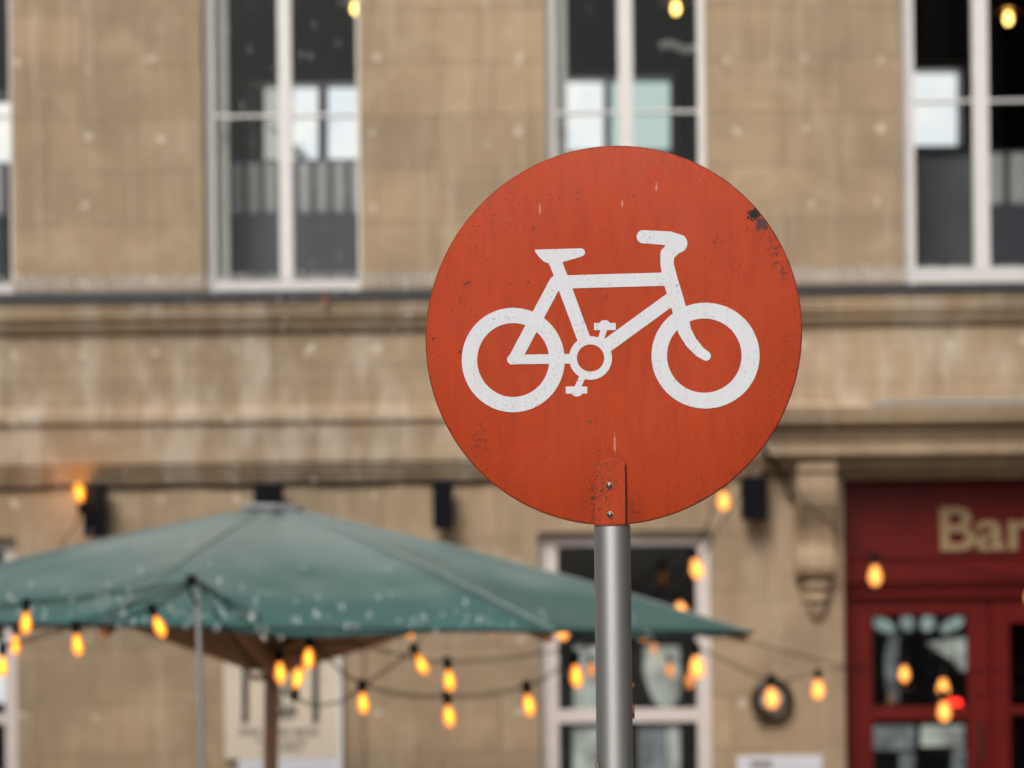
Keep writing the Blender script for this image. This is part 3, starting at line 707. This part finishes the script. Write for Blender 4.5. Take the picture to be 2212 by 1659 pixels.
# ------------------------------------------------------------------ light pole
pt = at(426, 1247, 9.2); pb = at(437, 1659, 9.2); dd = (pb - pt) / (pt.z - pb.z); pg = pt + dd * (pt.z - .0)
lp = thing('light_pole', (pg.x, pg.y, 0), 'thin grey metal pole in front of the parasol carrying the festoon strings', 'pole')
m = MB(); m.tube([(pg.x, pg.y, .02), tuple(pt)], .0118, 12); m.build('shaft', M['steel'], lp, smooth=True)
m = MB(); m.lathe([(.13, .0), (.13, .012), (.03, .02), (.022, .12)], 20, Matrix.Translation((pg.x, pg.y, .001))); m.build('base_plate', M['steel'], lp, smooth=True, angle=30)
m = MB(); q = at(414, 1256, 9.18)
m.box(q.x - .022, q.x + .02, q.y - .02, q.y + .02, q.z - .022, q.z + .028); m.tube([q + Vector((-.02, 0, -.02)), q + Vector((.0, 0, -.06)), q + Vector((.022, .005, -.10))], .008, 6); m.build('clamp', M['rubber'], lp, bevel=.006)

# ------------------------------------------------------------------ festoon strings
def cat(pts, n=8):
    P = [Vector(p) for p in pts]; P = [2 * P[0] - P[1]] + P + [2 * P[-1] - P[-2]]; out = []
    for i in range(1, len(P) - 2):
        for k in range(n):
            t = k / n; a, b, c, d = P[i - 1], P[i], P[i + 1], P[i + 2]
            out.append(.5 * ((2 * b) + (c - a) * t + (2 * a - 5 * b + 4 * c - d) * t * t + (3 * b - a - 3 * c + d) * t ** 3))
    out.append(P[-2]); return out
holder_prof = [(.006, .030), (.014, .028), (.0175, .018), (.0175, -.020), (.0155, -.026), (.006, -.028)]
glass_prof = [(.010, -.024), (.0125, -.034), (.019, -.052), (.0235, -.074), (.0225, -.092), (.016, -.108), (.008, -.116), (.002, -.118)]
fil_prof = [(.002, -.045), (.005, -.050), (.0070, -.066), (.0062, -.086), (.004, -.094), (.001, -.096)]
def proto(prof, name, mat, n=14):
    m = MB(); m.lathe(prof, n)
    me = m.build(name, mat, smooth=True); d = me.data; bpy.data.objects.remove(me); return d
H_ME = proto(holder_prof, 'lamp_holder', M['rubber'])
m = MB(); m.lathe(glass_prof, 16, mi=0); m.lathe(fil_prof, 10, mi=1); tmp = m.build('bulb', [M['bulb'], M['filament']], smooth=True); B_ME = tmp.data; bpy.data.objects.remove(tmp)
def bulb_mesh(a, b, k):
    m = MB(); m.lathe([(r * k, z) for r, z in glass_prof], 16, mi=0); m.lathe(fil_prof, 10, mi=1); t_ = m.build('bulb', [a, b], smooth=True); d = t_.data; bpy.data.objects.remove(t_); return d
B_FAR = bulb_mesh(M['bulb_far'], M['filament_far'], 1.28); B_DIM = bulb_mesh(M['bulb_dim'], M['filament_dim'], 1.25)
def string(label, pts, bulbs, r=.0034, gap=.017, dim=False):
    """pts: (px,py,depth) the cable passes; bulbs: index into pts, tilt (deg, in the picture plane) and size"""
    P = [at(*p) for p in pts]
    t = thing('festoon_string', P[0], label, 'string lights', 'festoon light strings')
    path = cat(P); m = MB(); m.tube(path, r, 6)
    n = len(path); m.tube([p + Vector((0, .004, -gap * math.sin(math.pi * ((i % 8) / 8)) ** .6 if 0 < i < n - 1 else 0)) for i, p in enumerate(path)], r * .8, 6)
    m.build('cable', M['rubber'], t)
    for (i, tilt, sz) in bulbs:
        h = bpy.data.objects.new('lamp_holder', H_ME); COL.objects.link(h)
        Mx = Matrix.Rotation(R(tilt), 4, 'Y') @ Matrix.Translation((0, 0, -.014))
        h.matrix_local = Matrix.Translation(P[i] - Vector(t.location)) @ Mx @ Matrix.Scale(sz, 4); h.parent = t
        b = bpy.data.objects.new('bulb', B_DIM if dim else B_FAR if P[i].y > 12.9 and pts[i][0] > 1000 else B_ME); COL.objects.link(b); b.parent = h
    return t
PX = (424, 1252, 9.18)
string('festoon string with one lit bulb running left from the pole top across the canopy', [PX, (230, 1281, 9.1), (57, 1301, 9.0), (-170, 1322, 8.9)], [(2, 2, 1.0)])
string('festoon string sloping down left from the pole, bulb just under the canopy hem', [PX, (290, 1303, 9.25), (162, 1348, 9.3), (6, 1396, 9.3), (-140, 1440, 9.3)], [(2, -6, 1.05), (3, 2, 1.0)])
string('festoon string with a slanted bulb left of the grey pole', [PX, (327, 1312, 9.3), (180, 1352, 9.4), (34, 1352, 9.4), (-140, 1372, 9.4)], [(1, -22, 1.05), (3, 2, .95)])
string('lowest festoon string from the pole past the notice board to the cornice end', [PX, (570, 1338, 9.8), (668, 1380, 10.1), (781, 1476, 10.5), (965, 1503, 11.0), (1137, 1480, 11.5), (1241, 1416, 12.0), (1330, 1350, 13.0), (1498, 1190, 14.6), (1560, 1045, 15.4), (1640, 950, 15.55)],
       [(2, 3, 1.1), (3, -4, 1.15), (4, -6, 1.25), (5, -7, 1.3), (6, -5, 1.4), (8, -10, 1.5), (9, -4, 1.5)])
string('festoon string with an upturned bulb in front of the notice board', [(430, 1260, 9.18), (480, 1345, 9.5), (555, 1440, 9.8), (636, 1507, 10.1), (720, 1518, 10.5), (781, 1482, 10.9), (893, 1398, 11.3), (915, 1352, 11.8), (948, 1225, 13.8), (960, 1130, 15.9)], [(3, 190, 1.1), (6, -25, 1.2)])
string('festoon string from the pole across the window and wall to the red door', [(430, 1256, 9.18), (540, 1345, 9.7), (602, 1410, 10.0), (740, 1384, 10.6), (860, 1412, 11.1), (966, 1428, 11.5), (1170, 1410, 12.3), (1330, 1380, 13.2), (1503, 1398, 14.2), (1664, 1468, 15.2), (1767, 1452, 15.3), (1953, 1424, 15.5), (2037, 1450, 15.5), (2300, 1440, 15.5)],
       [(2, -4, 1.1), (5, -6, 1.25), (8, -3, 1.6), (9, -4, 1.6), (10, 0, 1.5), (11, 0, 1.25), (12, 0, 1.45)])
string('festoon string hung behind the parasol along the street window', [(640, 1180, 15.8), (760, 1270, 15.2), (876, 1334, 14.6), (1062, 1326, 14.4), (1205, 1328, 14.4), (1378, 1332, 14.6), (1462, 1285, 14.9), (1560, 1130, 15.4), (1650, 960, 15.55)], [(2, -14, 1.1), (3, -8, 1.0), (4, -14, 1.35), (5, -14, 1.3), (6, -16, 1.45)])
string('festoon string across the red fascia right of the stone bracket', [(1692, 1030, 15.6), (1790, 1130, 15.5), (1890, 1204, 15.4), (2060, 1225, 15.3), (2230, 1250, 15.3), (2420, 1225, 15.3)], [(2, 0, 1.6), (4, 0, 1.5)])
string('lowest festoon string in front of the red door glass', [(1600, 1380, 15.75), (1826, 1440, 15.3), (2037, 1498, 15.2), (2300, 1480, 15.2)], [(2, -3, 1.55)])
t = string('single lit bulb pointing up on a thin wire beside the left wall speaker', [(95, 1235, 15.5), (135, 1178, 15.55), (177, 1102, 15.6)], [(2, 172, 1.6)])
t['category'] = 'light bulb'
def bulb_light(px, py, Y, e, par_):      # the light those two lit bulbs throw on the stone beside them
    ld = bpy.data.lights.new('bulb_light', 'POINT'); ld.energy = e; ld.color = (1, .42, .10); ld.shadow_soft_size = .03
    o = bpy.data.objects.new('bulb_light', ld); COL.objects.link(o); o.location = at(px, py, Y); put(o, par_)
bulb_light(168, 1062, 15.72, 1.9, t)
t = string('dim bulbs added inside the street window as reflections of the festoon bulbs', [(1215, 1408, 17.2), (1275, 1420, 17.2), (1412, 1376, 17.2), (1445, 1420, 17.2), (1487, 1440, 17.2), (1500, 1495, 17.3)], [(1, -4, 1.2), (2, 0, 1.0), (3, -4, 1.2), (4, -6, 1.35)], dim=True)  # added bulbs stand in for festoon bulbs mirrored in the glass

# ------------------------------------------------------------------ the bicycle sign
PSI = R(10); SCX = (1319.5, 724.5); YS = 3.5
C = at(*SCX, YS); e1 = Vector((math.cos(PSI), -math.sin(PSI), 0)); nn = Vector((-math.sin(PSI), -math.cos(PSI), 0)); ez = Vector((0, 0, 1))
RS = 410 / FPX * YS
def on_sign(px, py):     # picture point -> sign plane coordinates
    d = ray(px, py); o = Vector((0, 0, EYE)); k = (C - o).dot(nn) / d.dot(nn); P = o + d * k - C
    return P.dot(e1), P.z
pole_top = at(1322.5, 1137, YS); pole_r = 39.5 / FPX * YS
sign = thing('bicycle_sign', (pole_top.x, YS, 0), 'round orange red sign with a white bicycle on a grey steel pole', 'road sign')
def S(s, t, n=0): return C + e1 * s + ez * t + nn * n
def sign_mat(name, symbol=False):
    b = NB(name); co = b.coord()
    # local coordinates on the sheet: u along the face, v up, from the sign centre
    x, y, z = b.sep(co)
    off = C     # parts keep their origin at the world origin, so object coordinates are metres in the scene
    u = b.math('ADD', b.math('MULTIPLY', b.math('SUBTRACT', x, off.x), math.cos(PSI)), b.math('MULTIPLY', b.math('SUBTRACT', y, off.y), -math.sin(PSI)))
    v = b.math('SUBTRACT', z, off.z)
    uv = b.comb(u, v, 0.0)
    f = b.noise(uv, 9, 6, .6); g = b.noise(b.mapping(uv, scale=(6, 1, 1)), 9, 5, .65)
    if symbol:
        c = b.mix(f, (.57, .58, .615), (.66, .67, .71))
        sp = b.noise(uv, 190, 3, .7); pt_ = b.noise(uv, 22, 4, .6)
        c = b.mix(b.math('MULTIPLY', b.math('MULTIPLY', b.ramp(sp, .55, .70), b.ramp(pt_, .42, .60)), .8), c, (.20, .20, .18))
        c = b.mix(b.math('MULTIPLY', b.ramp(g, .5, .75), .3), c, (.50, .49, .47))
        b.p(Base_Color=c, Roughness=.42)
    else:
        c = b.mix(f, (.350, .037, .0068), (.445, .051, .0098))
        c = b.mix(b.math('MULTIPLY', b.ramp(g, .46, .72), .45), c, (.26, .026, .011))
        haze = b.ramp(b.noise(b.mapping(uv, loc=(3, 1, 0)), 4.2, 5, .6), .45, .7)
        c = b.mix(b.math('MULTIPLY', haze, .5), c, (.42, .052, .022))
        sc1 = b.noise(b.mapping(b.mapping(uv, rot=(0, 0, R(24))), scale=(34, 1.6, 1)), 7, 3, .6)
        c = b.mix(b.math('MULTIPLY', b.ramp(sc1, .67, .71), .28), c, (.55, .14, .09))
        sc2 = b.noise(b.mapping(uv, scale=(26, .9, 1), loc=(2, 9, 0)), 5, 4, .65)
        c = b.mix(b.math('MULTIPLY', b.ramp(sc2, .64, .72), .35), c, (.16, .03, .02))
        # dark specks of grime and chips, denser near the rim, in patches and streaks
        rr = b.math('DIVIDE', b.math('SQRT', b.math('ADD', b.math('MULTIPLY', u, u), b.math('MULTIPLY', v, v))), RS)
        sp = b.noise(uv, 240, 3, .75); pt_ = b.noise(b.mapping(uv, scale=(2.2, .8, 1), loc=(5, 2, 0)), 9, 4, .65)
        spk = b.math('MULTIPLY', b.ramp(sp, .55, .66), b.ramp(b.math('ADD', pt_, b.math('MULTIPLY', b.math('POWER', rr, 6), .10)), .47, .64))
        c = b.mix(b.math('MULTIPLY', spk, .85), c, (.05, .028, .022))
        big = b.noise(b.mapping(uv, loc=(7, 3, 0)), 70, 3, .6)
        c = b.mix(b.math('MULTIPLY', b.ramp(big, .68, .72), .85), c, (.045, .028, .025))
        def patch(pu, pv, r, soft, col, amt, nz=0, ns=60, sy=1.0, breakup=None):
            du = b.math('SUBTRACT', u, pu); dv = b.math('MULTIPLY', b.math('SUBTRACT', v, pv), sy)
            d = b.math('SQRT', b.math('ADD', b.math('MULTIPLY', du, du), b.math('MULTIPLY', dv, dv)))
            if nz: d = b.math('ADD', d, b.math('MULTIPLY', b.math('SUBTRACT', b.noise(uv, ns, 4, .7), .5), nz))
            k = b.math('MULTIPLY', b.ramp(d, r, r - soft), amt)
            if breakup: k = b.math('MULTIPLY', k, b.ramp(b.noise(uv, breakup, 3, .7), .5, .62))
            return b.mix(k, c, col)
        pu, pv = on_sign(1412, 378); c = patch(pu, pv, .0172, .0015, (.40, .030, .0065), .55)
        pu, pv = on_sign(1630, 463); c = patch(pu, pv, .010, .002, (.012, .010, .010), 1, .030, 110)
        pu, pv = on_sign(1645, 483); c = patch(pu, pv, .012, .003, (.05, .03, .03), .9, .034, 110)
        for (qx, qy, r) in ((1662, 510, .017), (1672, 540, .018), (1688, 572, .018), (1692, 590, .014)):
            pu, pv = on_sign(qx, qy); c = patch(pu, pv, r, .008, (.07, .03, .025), .8, .02, 70, 1, 110)
        pu, pv = on_sign(1549, 523); c = patch(pu, pv, .012, .008, (.05, .02, .018), .9, .016, 120, 1, 150)
        for (qx, qy, r) in ((1338, 992, .010), (1347, 1002, .009), (1297, 1050, .028), (1290, 1085, .024), (1370, 1100, .02), (1320, 995, .016), (1010, 430, .018), (1035, 950, .02)):
            pu, pv = on_sign(qx, qy); c = patch(pu, pv, r, .014, (.055, .025, .022), .75, .03, 60, .6, 170)
        for (qx, qy, l) in ((1328, 958, .022), (1166, 452, .012), (1344, 440, .008), (1418, 403, .008)):
            pu, pv = on_sign(qx, qy); c = patch(pu, pv, l, .006, (.66, .40, .34), .7, .02, 90, .5, 200) if False else patch(pu, pv, .0022, .0016, (.60, .34, .27), .55, .004, 140, .0022 / l)
        xr_, _v = on_sign(1353.5, 1100); _u, v1_ = on_sign(1353, 1000); _u, v0_ = on_sign(1353, 1140)
        du = b.math('ABSOLUTE', b.math('ADD', b.math('SUBTRACT', u, xr_), b.math('MULTIPLY', b.math('SUBTRACT', b.noise(uv, 55, 3, .7), .5), .004)))
        ln = b.math('MULTIPLY', b.ramp(du, .0022, .0008), b.math('MULTIPLY', b.ramp(v, v1_, v1_ - .006), b.ramp(v, v0_, v0_ + .006)))
        c = b.mix(b.math('MULTIPLY', ln, .9), c, (.035, .018, .016))
        rim = b.math('MULTIPLY', b.ramp(b.math('ADD', rr, b.math('MULTIPLY', b.math('SUBTRACT', b.noise(uv, 45, 4, .7), .5), .03)), .990, 1.0), .75)
        c = b.mix(rim, c, (.10, .035, .03))
        b.p(Base_Color=c, Roughness=b.math('ADD', .42, b.math('MULTIPLY', f, .25)))
    b.bsdf.inputs['Specular IOR Level'].default_value = .16
    b.bump(f, .05, .004)
    return b.mat
M['sign_red'] = sign_mat('orange_red_enamel'); M['sign_white'] = sign_mat('white_symbol_paint', True)
# disc with a softly rolled edge
N = 128; TH = .0032; m = MB(); vs = []; fs = []
rings = [(RS * .5, 0), (RS - .0030, 0), (RS - .0008, .0009 * -1), (RS, -.002), (RS - .0004, -TH), (RS * .5, -TH)]
for (r, n) in rings:
    for k in range(N): q = 2 * math.pi * k / N; vs.append(S(r * math.cos(q), r * math.sin(q), n))
for i in range(len(rings) - 1):
    for k in range(N): fs.append((i * N + k, i * N + (k + 1) % N, (i + 1) * N + (k + 1) % N, (i + 1) * N + k))
fs.append(tuple(range(N))); fs.append(tuple((len(rings) - 1) * N + k for k in range(N))[::-1])
m.add(vs, fs); m.build('sign_disc', M['sign_red'], sign, smooth=True, angle=50)

# bicycle symbol: outline from an implicit shape (pixels of the zoomed view zx, zy -> photo -> sign plane)
gx0, gx1, gy0, gy1, st = 280, 1950, 540, 1575, 4.0
X_, Y_ = np.meshgrid(np.arange(gx0, gx1 + st, st), np.arange(gy0, gy1 + st, st))
def cap(a, b, ra, rb=None, flat=False):
    rb = ra if rb is None else rb; ax, ay = a; bx, by = b; dx, dy = bx - ax, by - ay; L2 = dx * dx + dy * dy
    t = ((X_ - ax) * dx + (Y_ - ay) * dy) / L2; tc = np.clip(t, 0, 1)
    d = np.hypot(X_ - ax - tc * dx, Y_ - ay - tc * dy) - (ra + (rb - ra) * tc)
    if flat:
        L = math.sqrt(L2); d = np.maximum(np.abs((X_ - ax) * dy - (Y_ - ay) * dx) / L - ra, np.maximum(-t, t - 1) * L)
    return d
def ring(cx, cy, rx, ry, ix, iy, icx=None):
    icx = cx if icx is None else icx
    o = (np.hypot((X_ - cx) / rx, (Y_ - cy) / ry) - 1) * min(rx, ry); i = (np.hypot((X_ - icx) / ix, (Y_ - cy) / iy) - 1) * min(ix, iy)
    return np.maximum(o, -i), i
def rectd(x0, x1, y0, y1): return np.maximum(np.maximum(x0 - X_, X_ - x1), np.maximum(y0 - Y_, Y_ - y1))
def polyd(P):   # signed distance to a polygon
    d = np.full(X_.shape, 1e9); ins = np.zeros(X_.shape, bool)
    for k in range(len(P)):
        (ax, ay), (bx, by) = P[k], P[(k + 1) % len(P)]; dx, dy = bx - ax, by - ay
        t = np.clip(((X_ - ax) * dx + (Y_ - ay) * dy) / (dx * dx + dy * dy), 0, 1); d = np.minimum(d, np.hypot(X_ - ax - t * dx, Y_ - ay - t * dy))
        if ay != by: ins ^= ((ay > Y_) != (by > Y_)) & (X_ < (bx - ax) * (Y_ - ay) / (by - ay) + ax)
    return np.where(ins, -d, d)
rear, _ = ring(582, 1269, 280, 284, 196, 201); frontw, _ = ring(1629, 1245, 294, 288, 203, 202, 1622); chain, chain_in = ring(1003, 1258, 116.5, 118.5, 74.5, 74)
sh = [rear, frontw, cap((813, 846), (598, 1250), 35), cap((580, 1266), (900, 1262), 26, flat=True), cap((575, 1266), (577, 1268), 26),
      cap((812, 735), (838, 806), 35), cap((838, 806), (966, 1152), 36), cap((866, 844), (1430, 828), 36),
      cap((1440, 938), (1085, 1196), 37), chain,
      cap((1058, 1160), (1078, 1095), 17), rectd(1022, 1140, 1067, 1106), cap((1074, 1073), (1086, 1073), 21),
      cap((958, 1362), (932, 1420), 17), rectd(868, 985, 1413, 1452), cap((923, 1446), (936, 1446), 21),
      polyd([(700, 668), (953, 661), (968, 668), (974, 684), (968, 698), (954, 706), (848, 737), (848, 760), (782, 760), (775, 742), (752, 735), (726, 712), (704, 684)]),
      cap((1290, 598), (1435, 607), 36, 38), cap((1435, 607), (1478, 634), 38, 52), cap((1470, 640), (1425, 690), 46, 38)]
fork = [(1422, 690, 38), (1419, 745, 36), (1436, 828, 40), (1470, 940, 40), (1496, 1030, 38), (1515, 1110, 36), (1550, 1172, 33), (1597, 1224, 29), (1632, 1247, 26)]
for (a, b) in zip(fork[:-1], fork[1:]): sh.append(cap(a[:2], b[:2], a[2], b[2]))
F = sh[0]
for q in sh[1:]: F = np.minimum(F, q)
F = np.maximum(F, -np.where(np.hypot(X_ - 1003, Y_ - 1258) < 200, chain_in, 1e3))
def grid_pt(x, y):
    s, t = on_sign(877.8 + x * .3968, 274.3 + y * .3968); return s, t
m = MB(); cache = {}
def vid(key, x, y):
    if key not in cache:
        s, t = grid_pt(x, y); cache[key] = len(m.v); m.v.append(tuple(S(s, t, .0007)))
    return cache[key]
ny, nx = F.shape; border = []
for j in range(ny - 1):
    for i in range(nx - 1):
        c = [(i, j), (i + 1, j), (i + 1, j + 1), (i, j + 1)]; val = [F[b, a] for a, b in c]
        if min(val) > 0: continue
        loop = []
        for k in range(4):
            (a, b), (a2, b2) = c[k], c[(k + 1) % 4]; v0, v1 = val[k], val[(k + 1) % 4]
            if v0 <= 0: loop.append((vid((a, b), X_[b, a], Y_[b, a]), False))
            if (v0 <= 0) != (v1 <= 0):
                t = v0 / (v0 - v1); key = ('e', min((a, b), (a2, b2)), max((a, b), (a2, b2)))
                loop.append((vid(key, X_[b, a] + t * (X_[b2, a2] - X_[b, a]), Y_[b, a] + t * (Y_[b2, a2] - Y_[b, a])), True))
        if len(loop) >= 3:
            m.f.append(tuple(q[0] for q in loop)); m.m.append(0)
            for k in range(len(loop)):
                if loop[k][1] and loop[(k + 1) % len(loop)][1]: border.append((loop[k][0], loop[(k + 1) % len(loop)][0]))
low = {}
for (a, b) in border:
    for q in (a, b):
        if q not in low: low[q] = len(m.v); m.v.append(tuple(Vector(m.v[q]) - nn * .0006))
    m.f.append((b, a, low[a], low[b])); m.m.append(0)
sy = m.build('bicycle_symbol', M['sign_white'], sign)

# pole, flattened red tab, bolts
m = MB(); m.tube([(pole_top.x, YS + .002, -.3), (pole_top.x, YS + .002, pole_top.z - .001)], pole_r, 40)
def pole_mat():
    b = NB('brushed_grey_pole'); co = b.coord(); f = b.noise(b.mapping(co, scale=(30, 30, 1.2)), 3, 5); g = b.noise(co, 30, 6, .7)
    c = b.mix(f, (.43, .43, .43), (.52, .515, .505)); c = b.mix(b.math('MULTIPLY', b.ramp(g, .6, .75), .4), c, (.36, .35, .33))
    b.p(Base_Color=c, Metallic=.9, Roughness=.47); b.bump(g, .04); return b.mat
pole = m.build('pole', pole_mat(), sign, smooth=True, angle=50)
tabp = []
x_l, zb = on_sign(1285, 1136); x_r, _ = on_sign(1353, 1136); _, ztop = on_sign(1318, 988)
for k in range(9):
    q = R(90 + 90 * k / 8 * -1); rr_ = .016; tabp.append((x_r - rr_ + rr_ * math.cos(q), ztop - rr_ + rr_ * math.sin(q)))
left = []
for k in range(9):
    q = R(90 + 90 * k / 8); rr_ = .024; left.append((x_l + rr_ + rr_ * math.cos(q), ztop - rr_ - .004 + (rr_ + .002) * math.sin(q)))
poly = tabp + [(x_r, zb)] + [(x_l, zb)] + left[::-1]
m = MB(); m.prism(poly, lambda q: S(q[0], q[1], .0002), lambda q: S(q[0], q[1], .0042)); m.build('mounting_tab', M['sign_red'], sign, bevel=.0012)
m = MB(); m.tube([(pole_top.x, YS + .002, pole_top.z - .0008), (pole_top.x, YS + .002, pole_top.z + .0022)], pole_r * .97, 40); m.build('weld_collar', M['sign_red'], sign, smooth=True, angle=40)
for (px, py) in ((1317, 1049), (1318.5, 1112)):
    s, t = on_sign(px, py); c_ = S(s, t, .0042); q = nn.to_track_quat('Z', 'Y').to_matrix().to_4x4()
    m = MB(); m.lathe([(.0052, 0), (.0052, .0008), (.0042, .0010), (.0042, .0030), (.0034, .0042), (.0015, .0048)], 12, Matrix.Translation(c_) @ q); m.build('bolt', M['bolt'], sign, smooth=True, angle=40)
# torn remains of a sticker curling off the pole
m = MB(); vs = []; fs = []; zt0 = at(1305, 1628, YS).z
for i in range(9):
    for j in range(9):
        a = R(-176 + 56 * j / 8); zz = zt0 - .10 + .10 * i / 8 * (1 - .45 * (j / 8) ** 1.3 + .06 * math.sin(j * 2.1)); lift = .0006 + (.004 * (i / 8) ** 3) * (1 - j / 10)
        r = pole_r + lift; vs.append((pole_top.x + r * math.cos(a), YS + .002 + r * math.sin(a), zz))
for i in range(8):
    for j in range(8): fs.append((i * 9 + j, i * 9 + j + 1, (i + 1) * 9 + j + 1, (i + 1) * 9 + j))
m.add(vs, fs); m.build('torn_sticker', simple('old_sticker', (.30, .285, .23), .6, var=.3, scale=60), sign, smooth=True)
m = MB()
for (py, h) in ((1480, .004), (1535, .009), (1546, .005)):
    q = at(1369, py, YS); m.box(pole_top.x + pole_r - .002, pole_top.x + pole_r + .0032, YS - .003, YS + .006, q.z - h, q.z + h)
m.build('tape_scrap', M['rust'], sign, bevel=.001)

# ------------------------------------------------------------------ rain
def drops(name, pts, label, cat_):
    m = MB()
    prof_ = [(.05, -1), (.75, -.55), (1, -.1), (.6, .5), (.05, 1)]
    for (p, r, l) in pts: m.lathe([(r * a, l * b) for a, b in prof_], 6, Matrix.Translation(p))
    return tag(m.build(name, M['water'], smooth=True), label, cat_, kind='stuff')
pts = []
for k in range(420):
    Y = random.uniform(9.5, 15.6); px = random.triangular(-60, 1900, 150); py = random.uniform(-40, 1640)
    pts.append((at(px, py, Y), random.uniform(.0022, .0046), random.uniform(.010, .026)))
drops('rain', pts, 'falling raindrops in front of the stone wall', 'rain')
pts = []
for k in range(150):
    a = -PH + (random.gauss(.12, .28) if k % 3 else random.uniform(-.9, 1.2)); r = RAD * (1 - abs(random.gauss(0, .12)) ** 1.0)
    if r < .4: continue
    zz = hubz + (ZE - hubz) * (r - r0) / (RAD - r0); kk = math.floor((a + PH) / (math.pi / 4)); s = (a + PH) / (math.pi / 4) - kk
    A = pp(r, -PH + kk * math.pi / 4, zz); B = pp(r, -PH + (kk + 1) * math.pi / 4, zz); P = A.lerp(B, s)
    pts.append((P + Vector((random.uniform(-.01, .01), -.02, random.uniform(-.03, .05))), random.uniform(.003, .009), random.uniform(.008, .024)))
drops('rain_splash', pts, 'white splashes of rain bouncing on the teal canopy', 'rain')
